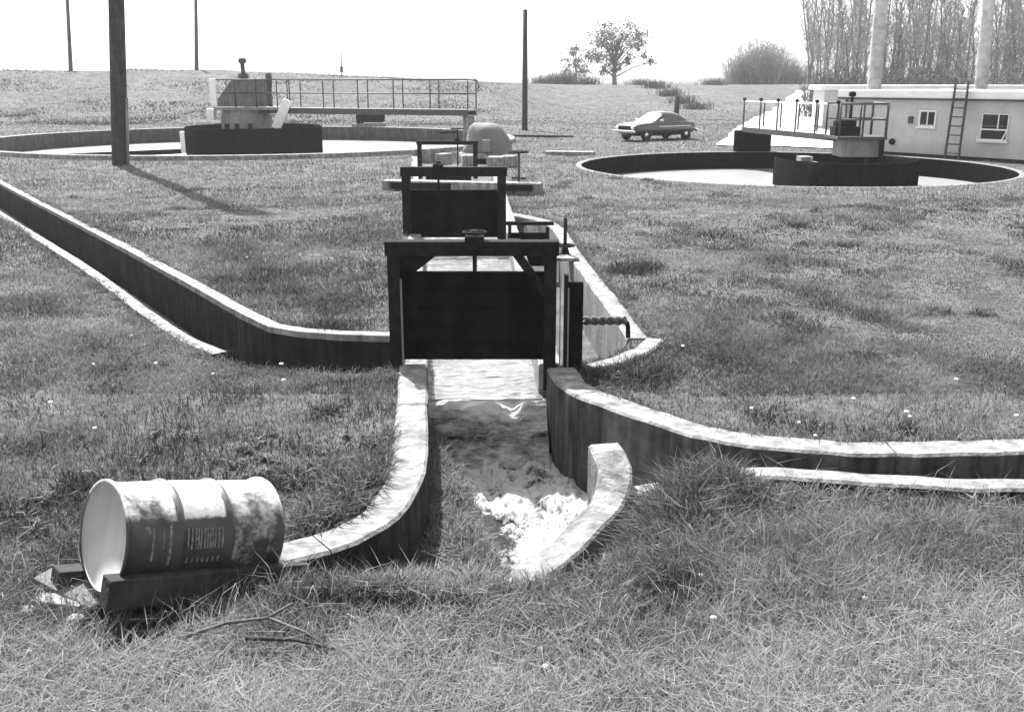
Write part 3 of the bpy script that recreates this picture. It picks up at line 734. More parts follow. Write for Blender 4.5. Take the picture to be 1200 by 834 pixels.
# ------------------------------------------------------------------ building
BA = Vector((13.5, 40.9, 0)); BB = Vector((21.6, 29.6, 0))
bd = (BB - BA).normalized(); bl = (BB - BA).length; rz = math.atan2(bd.y, bd.x)
t = thing('plant_building', 'low white flat-roofed building on the right with a ladder against it', 'building', BA, rz)
dp = 7.5
MB().box(0, bl, .0, dp, -.3, 2.06).build('wall', M['wallpaint'], t)
rf = MB().box(-.25, bl + .3, -.25, dp + .3, 2.06, 2.42).build('roof', M['roof'], t, .02)
MB().box(-.22, bl + .27, -.28, -.253, 2.06, 2.14).build('drip_edge', M['railsteel'], rf)
MB().box(-.1, bl, -.16, -.003, -.3, .1).build('plinth', M['darkconcrete'], t)
inv = Matrix.Rotation(-rz, 4, 'Z')
def on_wall(px, py):
    """building coordinates (along, up) of a photo pixel on its front wall"""
    x = (px - CX) / F; y = -(py - CY) / F
    v = Vector((x, cp + y * sp, -sp + y * cp)); o = Vector((0, 0, H))
    nrm = Vector((-bd.y, bd.x, 0))
    k = (BA - o).dot(nrm) / v.dot(nrm)
    q_ = o + v * k
    return (q_ - BA).dot(bd), q_.z
def window(px0, py0, px1, py1, open_sash):
    a0, z1 = on_wall(px0, (py0)); a1, z0 = on_wall(px1, py1)
    f = .03 if open_sash else .06
    mb = MB()
    mb.box(a0 - f, a0, -.05, -.003, z0 - f, z1 + f); mb.box(a1, a1 + f, -.05, -.003, z0 - f, z1 + f)
    mb.box(a0, a1, -.05, -.003, z1, z1 + f); mb.box(a0, a1, -.05, -.003, z0 - f, z0)
    w_ = mb.build('window', M['frame'], t)
    MB().box(a0, a1, -.018, -.003, z0, z1).build('pane', M['glass'], w_)
    m2 = MB()
    if open_sash:
        zm = z0 + (z1 - z0) * .36
        m2.box(a0, a1, -.045, -.02, zm, zm + .05); m2.box((a0 + a1) / 2 + .1, (a0 + a1) / 2 + .14, -.045, -.02, zm + .06, z1)
        m2.beam((a0, -.04, zm), (a0, -.3, z0 - .02), .03, .03); m2.beam((a1, -.04, zm), (a1, -.3, z0 - .02), .03, .03); m2.beam((a0, -.3, z0 - .02), (a1, -.3, z0 - .02), .04, .05)
    else:
        m2.box((a0 + a1) / 2 - .02, (a0 + a1) / 2 + .02, -.045, -.02, z0, z1)
    m2.build('sash', M['frame'], w_)
    MB().box(a0 - .1, a1 + .1, -.12, -.052, z0 - .12, z0 - f).build('sill', M['frame'], w_)
window(1080, 131, 1095, 147, False)
window(1153, 134, 1179, 164, True)
a_, z_ = on_wall(1068, 141); MB().box(a_ - .08, a_ + .08, -.1, -.003, z_ - .12, z_ + .14).build('wall_lamp', M['railsteel'], t)
a_, z_ = on_wall(1046, 166); MB().lathe([(.12, 0), (.12, .08), (.08, .1)], 12, (a_, -.0, z_), cap1=True, mtx=Matrix.Rotation(R(90), 3, 'X')).build('pipe_outlet', M['steel'], t)
a_, z_ = on_wall(991, 119); MB().tube([(max(a_, .1), -.12, 2.06), (max(a_, .1), -.12, .1)], .045, 8).build('downpipe', M['railsteel'], t)
# ladder leaning on the roof edge
a0, z0 = on_wall(1119, 186); a1, z1 = on_wall(1129, 110)
t2 = thing('ladder', 'rung ladder leaning on the white building between its two windows', 'ladder', BA, rz)
foot = Vector((a0 + .22, -.6, 0)); head = Vector((a1 + .1, -.33, 2.75))
for s in (-1, 1):
    MB().beam(foot + Vector((s * .27, 0, 0)), head + Vector((s * .24, 0, 0)), .05, .09, (0, 1, 0)).build('stile', M['railsteel'], t2)
for k in range(8):
    c = foot.lerp(head, (k + .7) / 8.6)
    MB().tube([c + Vector((-.25, 0, 0)), c + Vector((.25, 0, 0))], .025, 6).build('rung', M['railsteel'], t2)
# far pale outbuilding
t = thing('outbuilding', 'long low outbuilding behind the white building, pale flat roof edge showing', 'building', (19.7, 64, tz(19.7, 64) + .3), R(-10))
MB().box(0, 13, 0, 6, -.9, 1.95).build('wall', M['wallpaint'], t)
MB().box(-.3, 13.3, -.3, 6.3, 1.95, 2.25).build('roof', M['roof'], t, .02)
MB().box(2, 2.9, -.04, -.003, -.2, 1.7).build('door', M['grey'], t)

# ------------------------------------------------------------------ utility poles
def pole(label, x, y, h, r0, r1, extra=None, lean=(0, 0), z=None):
    zb = tz(x, y) if z is None else z
    t = thing('utility_pole', label, 'pole', (x, y, zb), 0, 'wooden poles')
    MB().tube([(0, 0, -.6), (0, 0, 0), (lean[0] * .5, lean[1] * .5, h * .5), (lean[0], lean[1], h)], [r0 * 1.08, r0, (r0 + r1) / 2, r1], 14).build('shaft', M['wood'], t)
    if extra: extra(t, h, r0)
    return t
def big(t, h, r0):
    MB().tube([(r0 + .04, -.12, 0), (r0 + .22, -.1, 2.2)], .055, 8).build('conduit', M['grey'], t)
    mb = MB().lathe([(.0, 0), (.3, .02), (.31, .9), (.2, 1.0), (0, 1.02)], 16, (2.05, -.1, h - 1.3)); mb.build('transformer', M['grey'], t)
    MB().beam((.55, 0, h - .25), (2.7, 0, h - .25), .1, .13).build('crossarm', M['wood'], t)
p = G(141, 193)
pole('thick dark wooden pole casting a long shadow, in front of the left tank', p[0], p[1], 20.5, .27, .2, big, (1.65, .1))
p = G(615, 153)
pole('slim dark pole standing on the lawn right of the pale hood', p[0], p[1], 6.7, .17, .13)
def dpole(px, d, h, r, label, lean=(0, 0)):
    x = (px - CX) / F * (d * cp + .72)
    pole(label, x, d, h, r, r * .8, lean=lean)
dpole(88, 112, 8.2, .22, 'thin crooked far pole near the left edge of the picture', (.55, 0))
dpole(234, 113, 8.2, .22, 'thin straight far pole between thick pole and drive platform', (.6, 0))
x = (401 - CX) / F * (112 * cp)
t = thing('marker_post', 'thin far mast with a small box, on the skyline above the left walkway', 'mast', (x, 112, tz(x, 112)))
MB().tube([(0, 0, -.3), (0, 0, 1.3)], .06, 6).build('shaft', M['wood'], t); MB().tube([(0, 0, 1.2), (.12, 0, 5.2)], [.05, .03], 6).build('mast', M['wood'], t); MB().box(-.14, .14, -.1, .1, .4, 1.0).build('box', M['wood'], t)
x = (788 - CX) / F * (62 * cp)
t = thing('hydrant_post', 'short dark post with a foot, on the slope behind the car', 'post', (x, 60, tz(x, 60)))
MB().tube([(0, 0, -.2), (0, 0, 1.9)], .16, 10).build('shaft', M['wood'], t); MB().box(-.35, .75, -.3, .3, -.1, .55).build('foot', M['railsteel'], t, .05)

# ------------------------------------------------------------------ parked car
def car():
    cxy = Vector((7.05, 49.0, 0))
    t = thing('parked_car', 'dark saloon car parked on the grass, sun on its bonnet and windscreen', 'car', (cxy.x, cxy.y, tz(cxy.x, cxy.y)), R(215))
    # local x = forward; sections along x: (x, half width, floor z, belt z)
    secs = [(2.12, .70, .36, .70), (2.0, .79, .24, .80), (1.5, .83, .20, .86), (.75, .84, .18, .90), (0, .84, .18, .91), (-.9, .84, .18, .93), (-1.5, .83, .20, .92), (-1.9, .79, .26, .88), (-2.08, .70, .36, .76)]
    V = []; n = 8
    for x_, w_, z0, z1 in secs:
        zm = z0 + (z1 - z0) * .55
        V += [(x_, -w_ * .92, z0), (x_, -w_, zm), (x_, -w_ * .97, z1 - .06), (x_, -w_ * .86, z1), (x_, w_ * .86, z1), (x_, w_ * .97, z1 - .06), (x_, w_, zm), (x_, w_ * .92, z0)]
    fs = [(i * n + k, i * n + (k + 1) % n, (i + 1) * n + (k + 1) % n, (i + 1) * n + k) for i in range(len(secs) - 1) for k in range(n)]
    fs += [tuple(range(n)), tuple((len(secs) - 1) * n + k for k in range(n))[::-1]]
    body = MB().add(V, fs, True).build('body', M['carpaint'], t)
    sb = body.modifiers.new('s', 'SUBSURF'); sb.levels = 1; sb.render_levels = 2
    for x_, w_, z0, z1 in ():
        pass
    # cabin: rounded shell with the glass lying just proud of it
    xs = np.array([-1.62, -1.35, -1.0, -.7, -.3, .0, .25, .5, .74, .95]); zr = np.array([.90, 1.06, 1.25, 1.33, 1.36, 1.355, 1.30, 1.14, .97, .88]); wr = np.array([.62, .66, .66, .65, .65, .66, .67, .69, .72, .72])
    def cab(x_, t_, k=1.):
        z1 = float(np.interp(x_, xs, zr)); w_ = float(np.interp(x_, xs, wr)); c_, s_ = math.cos(t_), math.sin(t_)
        hgt = z1 - .86
        y_ = w_ * (abs(c_) ** .55) * (1 if c_ > 0 else -1) * (1 - .16 * s_ * hgt / .5)
        return (x_, y_ * k, .86 + hgt * (s_ ** .55) * k + (k - 1) * .5)
    def patch(x0, x1, t0, t1, k, nx=14, ntt=14):
        V = [cab(x0 + (x1 - x0) * a / nx, t0 + (t1 - t0) * b / ntt, k) for a in range(nx + 1) for b in range(ntt + 1)]
        f_ = [(a * (ntt + 1) + b, a * (ntt + 1) + b + 1, (a + 1) * (ntt + 1) + b + 1, (a + 1) * (ntt + 1) + b) for a in range(nx) for b in range(ntt)]
        return MB().add(V, f_, True)
    patch(-1.62, .95, 0.0, math.pi, 1., 40, 30).build('cabin', M['carpaint'], t)
    patch(.22, .82, .5, math.pi - .5, 1.012).build('windscreen', M['screen'], t)
    patch(-1.5, -1.0, .55, math.pi - .55, 1.012).build('rear_window', M['carglass'], t)
    for a, b in ((.1, .46), (math.pi - .46, math.pi - .1)):
        patch(-.28, .40, a, b, 1.015).build('side_window', M['carglass'], t)
        patch(-1.05, -.36, a, b, 1.015).build('side_window', M['carglass'], t)
    for x_ in (1.35, -1.3):
        for s in (-1, 1):
            w_ = MB().lathe([(.16, -.09), (.27, -.09), (.29, -.05), (.29, .05), (.27, .09), (.16, .09)], 24, mtx=Matrix.Rotation(R(90), 3, 'X')).build('wheel', M['tyre'], t, loc=(x_, s * .71, .29))
            MB().lathe([(0, .07 * 1), (.1, .08), (.17, .07), (.17, -.07), (0, -.08)], 18, mtx=Matrix.Rotation(R(90), 3, 'X')).build('rim', M['chrome'], w_)
    for s, nm in ((1, 'bumper'), (-1, 'bumper')):
        xx = 2.14 if s > 0 else -2.12
        MB().box(xx - .06, xx + .06, -.76, .76, .40, .52).build(nm, M['chrome'], t, .03)
    MB().box(2.09, 2.13, -.42, .42, .54, .70).build('grille', M['steel'], t)
    for s in (-1, 1):
        MB().lathe([(0, .04), (.085, .03), (.1, 0)], 14, mtx=Matrix.Rotation(R(90), 3, 'Y')).build('headlight', M['white'], t, loc=(2.1, s * .56, .63))
        MB().beam((.55, s * .80, .93), (.5, s * .98, .97), .1, .1).build('mirror', M['chrome'], t, .02)
        MB().box(-1.55, .6, s * .825 - .006, s * .825 + .006, .66, .69).build('trim_strip', M['chrome'], t)
    t.scale = (.98, .98, 1.0)
car()

# ------------------------------------------------------------------ drum on its cradle
def drummat():
    m = mat('drum_paint', .035, .38, .5, 6, bump=.15, bscale=14, spec=.5)
    N, L = nt(m); b = N['Principled BSDF']
    src = b.inputs['Base Color'].links[0].from_socket
    tc = N.new('ShaderNodeTexCoord'); sx = N.new('ShaderNodeSeparateXYZ'); L.new(tc.outputs['Object'], sx.inputs[0])
    def mth(op, a, v2=None, b_=None):
        q_ = N.new('ShaderNodeMath'); q_.operation = op
        if hasattr(a, 'links') or hasattr(a, 'is_linked'): L.new(a, q_.inputs[0])
        else: q_.inputs[0].default_value = a
        if b_ is not None: L.new(b_, q_.inputs[1])
        elif v2 is not None: q_.inputs[1].default_value = v2
        return q_.outputs[0]
    n = N.new('ShaderNodeTexNoise'); n.inputs['Scale'].default_value = 7; n.inputs['Detail'].default_value = 8; L.new(tc.outputs['Object'], n.inputs['Vector'])
    def soft(a, lo, hi):
        q_ = N.new('ShaderNodeMapRange'); q_.interpolation_type = 'SMOOTHSTEP'; q_.inputs['From Min'].default_value = lo; q_.inputs['From Max'].default_value = hi
        L.new(a, q_.inputs['Value']); return q_.outputs[0]
    nf = N.new('ShaderNodeTexNoise'); nf.inputs['Scale'].default_value = 34; nf.inputs['Detail'].default_value = 8; L.new(tc.outputs['Object'], nf.inputs['Vector'])
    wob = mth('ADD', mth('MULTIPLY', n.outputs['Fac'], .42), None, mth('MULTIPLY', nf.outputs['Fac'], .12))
    worn = soft(mth('ADD', sx.outputs['Z'], None, wob), .42, .56)                # faded paint plus a painted highlight along the top
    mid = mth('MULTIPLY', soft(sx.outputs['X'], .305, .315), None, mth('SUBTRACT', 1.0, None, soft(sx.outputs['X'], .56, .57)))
    label_glare = mth('MULTIPLY', mid, None, soft(mth('ADD', sx.outputs['Z'], None, mth('MULTIPLY', nf.outputs['Fac'], .03)), .172, .19))  # white top of the label band, sun glare painted in
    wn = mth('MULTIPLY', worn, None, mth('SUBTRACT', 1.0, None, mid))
    n2 = N.new('ShaderNodeTexNoise'); n2.inputs['Scale'].default_value = 8; n2.inputs['Detail'].default_value = 9; n2.inputs['Roughness'].default_value = .7; L.new(tc.outputs['Object'], n2.inputs['Vector'])
    bl2 = mth('MULTIPLY', soft(n2.outputs['Fac'], .45, .66), None, soft(sx.outputs['X'], .595, .61))
    hoop = mth('SUBTRACT', 1.0, None, mth('MULTIPLY', mth('LESS_THAN', mth('ABSOLUTE', mth('SUBTRACT', mth('ABSOLUTE', mth('SUBTRACT', sx.outputs['X'], .4475)), .145)), .022), .9))
    a = mth('MAXIMUM', label_glare, None, wn); a2 = mth('MAXIMUM', a, None, mth('MULTIPLY', bl2, .6))
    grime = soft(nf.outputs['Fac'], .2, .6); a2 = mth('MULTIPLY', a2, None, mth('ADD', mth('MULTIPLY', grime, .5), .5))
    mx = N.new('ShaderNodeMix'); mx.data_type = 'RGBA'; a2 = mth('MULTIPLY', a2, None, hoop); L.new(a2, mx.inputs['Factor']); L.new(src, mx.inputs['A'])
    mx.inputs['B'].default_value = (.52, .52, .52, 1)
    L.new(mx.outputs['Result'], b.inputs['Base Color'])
    return m
dax = Vector((.735, .678, 0)); dpos = G(125, 690)
DC = Vector((-2.17, 4.75, 0)); rr = .292; zc = .385; TILT = R(15)
t = thing('oil_drum', 'dented dark oil drum with a pale end and worn lettering, lying on timbers', 'drum', (DC.x, DC.y, zc), math.atan2(dax.y, dax.x)); t.rotation_euler = (0, TILT, math.atan2(dax.y, dax.x))
prof = [(rr * .975, .004), (rr + .012, .0), (rr + .014, .014), (rr, .022)]
L_ = .92
for zz, dr_ in ((.10, 0), (.28, 0), (.295, .013), (.31, .013), (.325, 0), (.57, 0), (.585, .013), (.60, .013), (.615, 0), (.82, 0), (L_ - .022, 0), (L_ - .014, .014), (L_, .012), (L_ - .004, -.01)): prof.append((rr + dr_, zz))
rot = Matrix.Rotation(R(90), 3, 'Y')
sh = MB(); sh.lathe(prof, 64, mtx=rot)
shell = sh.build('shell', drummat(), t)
for v in shell.data.vertices:                                              # dents
    k = math.exp(-((v.co.x - .72) ** 2 / .01 + (v.co.z - .2) ** 2 / .02)) * .02 + math.exp(-((v.co.x - .16) ** 2 / .008 + (v.co.z - .22) ** 2 / .01)) * .012
    v.co.z -= k
MB().lathe([(0, .014), (rr * .97, .014), (rr * .975, .004)], 64, mtx=rot).build('drum_end', mat('drum_end_paint', .42, .7, .08, 4, bump=.12, bscale=8, streak=.12), t)
MB().lathe([(0, L_ - .014), (rr * .97, L_ - .014)], 64, mtx=rot).build('drum_end', M['grey'], t)
# worn lettering: pale painted strokes, following the curve of the shell
lm = mat('worn_lettering', .15, .6, .85, 38, bump=.1)
def strokes(parent, bars, nm='lettering'):
    mb = MB()
    for x0, x1, a0, a1 in bars:
        k = 6; V = []; r_ = rr + .003
        for i in range(k + 1):
            a = R(a0 + (a1 - a0) * i / k)
            for xx in (x0, x1): V.append((xx, -math.cos(a) * r_, math.sin(a) * r_))
        mb.add(V, [(2 * i, 2 * i + 1, 2 * i + 3, 2 * i + 2) for i in range(k)])
    mb.build(nm, lm, parent)
bars = []
xx = .335
for ch in 'IIHINDIII':                                                     # a row of tall narrow letters, too worn to read
    bars.append((xx, xx + .009, 2, 24))
    if ch in 'HND': bars.append((xx + .016, xx + .024, 2, 24))
    if ch == 'H': bars.append((xx + .009, xx + .016, 11, 14))
    if ch == 'D': bars += [(xx + .009, xx + .016, 2, 5), (xx + .009, xx + .016, 21, 24)]
    xx += .03 if ch in 'HND' else .022
for k in range(7): bars.append((.34 + k * .03, .352 + k * .03, -13, -7))
bars += [(.14, .152, -8, 26), (.20, .206, 4, 22), (.235, .25, -14, 28)]
for k in range(8):
    bars.append((.66 + .0 + .011 * k, .668 + .011 * k, -18 - 7 * math.sin(k / 7 * math.pi), -18 + 9 * math.sin(k / 7 * math.pi) + 2))
strokes(shell, bars[:-8]); strokes(shell, bars[-8:], 'emblem')
# cradle timbers
pv = Vector((dax.y, -dax.x, 0))
c0 = DC + pv * .285
o = MB().beam((-.12, 0, .0), (1.05, 0, .0), .11, .16).build('cradle_timber', M['timber'], None, .008)
o.location = (c0.x, c0.y, zc - .20); o.rotation_euler = (0, TILT, math.atan2(dax.y, dax.x)); tag(o, 'dark timber under the near side of the drum', 'timber', 'timbers under the drum')
c0 = DC - pv * .25 - dax * .2
o = MB().beam((0, 0, 0), (1.2, 0, 0), .12, .17).build('cradle_timber', M['timber'], None, .008)
o.location = (c0.x, c0.y, zc - .30); o.rotation_euler = (0, TILT, math.atan2(dax.y, dax.x)); tag(o, 'dark timber under the far side of the drum, its end sticking out left', 'timber', 'timbers under the drum')
p = G(88, 700)
o = MB().beam((-.22, .10, .05), (.22, -.09, .03), .16, .035).build('plank', M['plank'], None, .006); o.location = (p[0], p[1], 0.02); o.rotation_euler = (R(6), 0, R(-8)); tag(o, 'grey weathered plank below the pale end of the drum', 'plank')
p = G(70, 712)
o = MB().beam((-.13, .03, .03), (.15, -.03, .03), .10, .03).build('plank', M['stone'], None, .006); o.location = (p[0], p[1], 0.01); tag(o, 'short bright board lying in front of the grey plank', 'plank')
def stone(px, py, r_, lb):
    bm = bmesh.new(); bmesh.ops.create_icosphere(bm, subdivisions=3, radius=r_)
    for v in bm.verts:
        k = 1 + .22 * (fbm(v.co.x / r_ * 1.3 + 5 + px, v.co.y / r_ * 1.3 + v.co.z / r_, 3) - .5); v.co *= k; v.co.z *= .8
    me = bpy.data.meshes.new('stone'); bm.to_mesh(me); bm.free(); me.materials.append(M['stone'])
    for q_ in me.polygons: q_.use_smooth = True
    o = bpy.data.objects.new('stone', me); col.objects.link(o); p = G(px, py); o.location = (p[0], p[1], r_ * .7); tag(o, lb, 'stone', 'pale round stones')
stone(34, 722, .04, 'round pale stone in the grass at the far left, below the planks')
stone(89, 733, .045, 'round pale stone in the grass just left of the drum timber')
stone(580, 795, .035, 'whitish stone in the long grass at the bottom middle')

# sticks in the grass
def stick(px, py, pts, r_, lb, m='timber'):
    p = G(px, py); mb = MB()
    for line in pts: mb.tube([Vector(q_) for q_ in line], [r_ * (1 - .5 * i / (len(line) - 1)) for i in range(len(line))], 6)
    o = mb.build('stick', M[m]); o.location = (p[0], p[1], .06); tag(o, lb, 'stick', 'fallen sticks')
stick(290, 757, [[(-.3, -.05, .02), (-.1, .02, .06), (.1, .05, .07), (.3, -.02, .03), (.42, -.1, .0)], [(.1, .05, .07), (.2, .16, .09)]], .011, 'long thin bleached twig in front of the drum timber', 'twigwood')
stick(335, 775, [[(-.2, .05, .04), (.05, 0, .06), (.3, -.04, .02)]], .012, 'dark straight stick at the bottom left of the white twig')
stick(975, 690, [[(-.1, .04, .06), (0, 0, .09), (.12, -.04, .07)], [(0, 0, .09), (.03, .07, .16)]], .012, 'small forked dark stick on the grass slope at right')

# ------------------------------------------------------------------ trees
def upright_tree(seed, h, stems):
    """slim bare tree: one or more rising stems, many steep side branches ending in fine twigs"""
    rd = random.Random(seed); T = MB(); W = MB()
    for k in range(stems):
        a = rd.uniform(0, 6.28); hh = h * rd.uniform(.75, 1.05); q_ = Vector((.25 * k * math.cos(a), .25 * k * math.sin(a), -.3))
        dd = Vector((math.cos(a) * .12 * (k > 0) + rd.gauss(0, .03), math.sin(a) * .12 * (k > 0) + rd.gauss(0, .03), 1)).normalized()
        pts = [q_.copy()]; ns = 12
        for i in range(ns):
            dd = (dd + Vector((rd.gauss(0, .035), rd.gauss(0, .035), .02))).normalized(); q_ = q_ + dd * hh / ns; pts.append(q_.copy())
        r0 = .17 if k == 0 else .11
        T.tube(pts, [r0 * (1 - .9 * i / ns) + .012 for i in range(ns + 1)], 7, caps=False)
        for i in range(34):
            f = rd.uniform(.16, .98) ** .9; fi = f * ns; n0 = min(int(fi), ns - 1); b = pts[n0].lerp(pts[n0 + 1], fi - n0)
            an = rd.uniform(0, 6.28); l = (.10 + .30 * (1 - f) * rd.uniform(.5, 1.2)) * h * rd.uniform(.5, 1.1); tl = rd.uniform(.35, .95)
            d1 = Vector((math.cos(an) * tl, math.sin(an) * tl, 1)).normalized(); p1 = [b]; c = b.copy()
            for m_ in range(4):
                d1 = (d1 + Vector((rd.gauss(0, .14), rd.gauss(0, .14), .06))).normalized(); c = c + d1 * l / 4; p1.append(c.copy())
            W.tube(p1, [.045, .036, .028, .02, .01], 4, caps=False)
            for m_ in range(7):
                g0 = rd.uniform(.8, 3.99); n1 = int(g0); b2 = p1[n1].lerp(p1[n1 + 1], g0 - n1)
                e = Vector((rd.gauss(0, .5), rd.gauss(0, .5), rd.uniform(.1, .9))).normalized() * l * rd.uniform(.2, .5)
                mid = b2 + e * .5 + Vector((rd.gauss(0, .04), rd.gauss(0, .04), -.03)); W.tube([b2, mid, b2 + e], [.02, .015, .008], 3, caps=False)
                for _ in range(2):
                    e2 = Vector((rd.gauss(0, .5), rd.gauss(0, .5), rd.uniform(-.1, .8))) * l * .16; W.tube([mid, mid + e2], [.012, .006], 3, caps=False)
    return T, W

def make_tree(name, label, cat, T, W, mt, mw, group):
    t = thing(name, label, cat, (0, 0, 0), 0, group)
    T.build('trunk', mt, t); W.build('crown', mw, t)
    return t

def put(o, px, d, rz=0, s=1., dz=0.):
    x = (px - CX) / F * (d * cp + .72)
    o.location = (x, d, tz(x, d) + dz); o.rotation_euler.z = rz; o.scale = (s, s, s)

g1 = 'bare trees of the wood behind the white building'
protos = [make_tree('bare_tree', '', 'tree', *upright_tree(20 + k, 13.5 - k, 2 + k % 2), M['bark'], M['twig'], g1) for k in range(3)]
spots = [(953, 118, 1.02, 'pale bare tree at the left end of the wood, next to open sky'), (975, 100, .95, 'bare tree second from the left end of the wood'), (992, 92, .9, 'bare tree directly left of the first pale trunk'),
         (1008, 112, 1.1, 'bare tree showing just behind the left edge of the first pale trunk'), (1040, 88, .95, 'dense bare tree directly right of the first pale trunk'), (1055, 106, 1.05, 'bare tree behind the roof above the small window'),
         (1075, 84, .8, 'leaning bare tree above the roof midway between the pale trunks'), (1092, 96, .95, 'thin bare tree midway between the two pale trunks'), (1107, 82, .75, 'low bare tree above the roof left of the ladder top'),
         (1126, 100, .9, 'bare tree above the ladder head'), (1168, 86, .9, 'bare tree right of the second pale trunk'), (1183, 74, .95, 'dark bare tree at the right edge of the picture'), (1215, 90, 1.1, 'bare tree beyond the right edge, twigs reaching in'),
         (963, 128, 1.2, 'tall hazy tree behind the left end of the wood'), (984, 130, 1.25, 'tall hazy tree far back, left of the first pale trunk'), (1030, 126, 1.2, 'tall hazy tree far back, close right of the first pale trunk'), (1066, 130, 1.2, 'hazy tree far back above the gap left of the small window'), (1135, 128, 1.1, 'hazy tree far back left of the second pale trunk'), (1158, 112, 1.1, 'hazy tree directly behind the second pale trunk'), (1176, 118, 1.15, 'hazy tree far back above the large window'), (1197, 104, 1.1, 'hazy tree far back at the right edge'),
         (946, 140, 1.25, 'faint far tree at the extreme left of the wood'), (1000, 138, 1.3, 'faint far tree behind the left side of the first pale trunk'), (1048, 140, 1.3, 'faint far tree above the wall lamp'), (1084, 138, 1.25, 'faint far tree above the small window'), (1102, 120, 1.15, 'slim hazy tree above the roof just left of the ladder'), (1118, 140, 1.2, 'faint far tree in the pale gap by the ladder head'), (1188, 134, 1.3, 'faint far tree behind the dark tree at the right edge')]
for i, (px, d, s, lb) in enumerate(spots):
    k = i % 3
    o = protos[k] if i < 3 else copy_tree(protos[k])
    o['label'] = lb; put(o, px, d, i * 2.1, s)
# undergrowth in the wood: twiggy shrubs
def shrub_mesh(seed, r, h, n):
    rd = random.Random(seed); W = MB()
    for k in range(n):
        a = rd.uniform(0, 6.28); q_ = Vector((rd.gauss(0, r * .35), rd.gauss(0, r * .3), -.1)); dd = Vector((math.cos(a) * rd.uniform(0, .5), math.sin(a) * rd.uniform(0, .5), 1)).normalized()
        l = h * rd.uniform(.5, 1.05); pts = [q_]
        for i in range(4):
            dd = (dd + Vector((rd.gauss(0, .16), rd.gauss(0, .16), .04))).normalized(); q_ = q_ + dd * l / 4; pts.append(q_.copy())
        W.tube(pts, [.035, .03, .025, .02, .012], 3, caps=False)
        for j in range(7):
            b = pts[rd.randint(1, 4)]; e = b + Vector((rd.gauss(0, .35), rd.gauss(0, .35), rd.uniform(.1, .7))) * (l * .22)
            W.tube([b, b.lerp(e, .5) + Vector((rd.gauss(0, .05),) * 3), e], [.02, .016, .01], 3, caps=False)
    return W
shr = []
for k in range(3):
    o = shrub_mesh(50 + k, 2.6, 3.4, 260).build('thicket_shrub', M['darktwig']); tag(o, '', 'shrub', 'twiggy shrubs under the wood'); shr.append(o)
su = [(965, 82), (992, 78), (1012, 86), (1036, 74), (1056, 80), (1078, 72), (1100, 78), (1122, 70), (1145, 76), (1170, 68), (1192, 72), (1215, 70)]
where = ['leftmost shrub of the thicket beside the open sky', 'thicket shrub just left of the first pale trunk', 'thicket shrub directly behind the first pale trunk', 'thicket shrub just right of the first pale trunk', 'thicket shrub above the wall lamp of the building',
         'thicket shrub above the small window', 'thicket shrub midway between small window and ladder', 'thicket shrub behind the ladder head', 'thicket shrub behind the second pale trunk', 'thicket shrub right of the second pale trunk above the large window', 'thicket shrub at the right edge of the picture', 'thicket shrub running out past the right edge']
for i, ((px, d), lb) in enumerate(zip(su, where)):
    o = shr[i % 3] if i < 3 else shr[i % 3].copy()
    if i >= 3: col.objects.link(o)
    o['label'] = lb; put(o, px, d, i * 1.7, 1. + .15 * math.sin(i * 2.2))
# sycamores with pale smooth trunks behind the building
def sycamore(px, d, r0, seed, lean, label):
    rd = random.Random(seed); T = MB(); x = (px - CX) / F * (d * cp + .72)
    t = thing('sycamore_tree', label, 'tree', (x, d, tz(x, d)), 0, 'pale trunked trees behind the roof')
    hgt = 6.6
    fork = Vector((lean * .6, 0, hgt))
    T.tube([(0, 0, -.3), (0, 0, .4), (lean * .2, 0, hgt * .4), fork], [r0 * 1.25, r0, r0 * .92, r0 * .85], 18, caps=False)
    W = MB()
    for k, (dx, dz_) in enumerate(((.18, 1), (-.3, 1), (.5, .8))):
        dd = Vector((dx + lean * .1, rd.uniform(-.3, .3), dz_)).normalized(); q_ = fork - Vector((0, 0, .3)); pts = [q_]; rad = [r0 * (.7 - .12 * k)]
        for i in range(6):
            dd = (dd + Vector((rd.gauss(0, .1), rd.gauss(0, .1), .08))).normalized(); q_ = q_ + dd * 1.3; pts.append(q_.copy()); rad.append(rad[0] * (1 - .13 * (i + 1)))
        T.tube(pts, rad, 10, caps=False)
        for j in range(14):
            b = pts[rd.randint(2, 6)]; e = Vector((rd.gauss(0, 1), rd.gauss(0, 1), rd.uniform(.0, 1.2)))
            W.tube([b, b + e * .8 + Vector((0, 0, .1)), b + e * 1.6 + Vector((0, 0, .5))], [.06, .04, .015], 4, caps=False)
            for m_ in range(5):
                c_ = b + e * rd.uniform(.6, 1.5); f_ = Vector((rd.gauss(0, .5), rd.gauss(0, .5), rd.uniform(0, .6)))
                W.tube([c_, c_ + f_], [.02, .008], 3, caps=False)
    T.build('trunk', M['palebark'], t); W.build('crown', M['twig'], t)
sycamore(1019, 50, .36, 4, -.1, 'pale smooth forked tree trunk rising behind the left part of the roof')
sycamore(1143, 46, .30, 9, -.35, 'pale smooth forked tree trunk rising behind the roof right of the ladder')

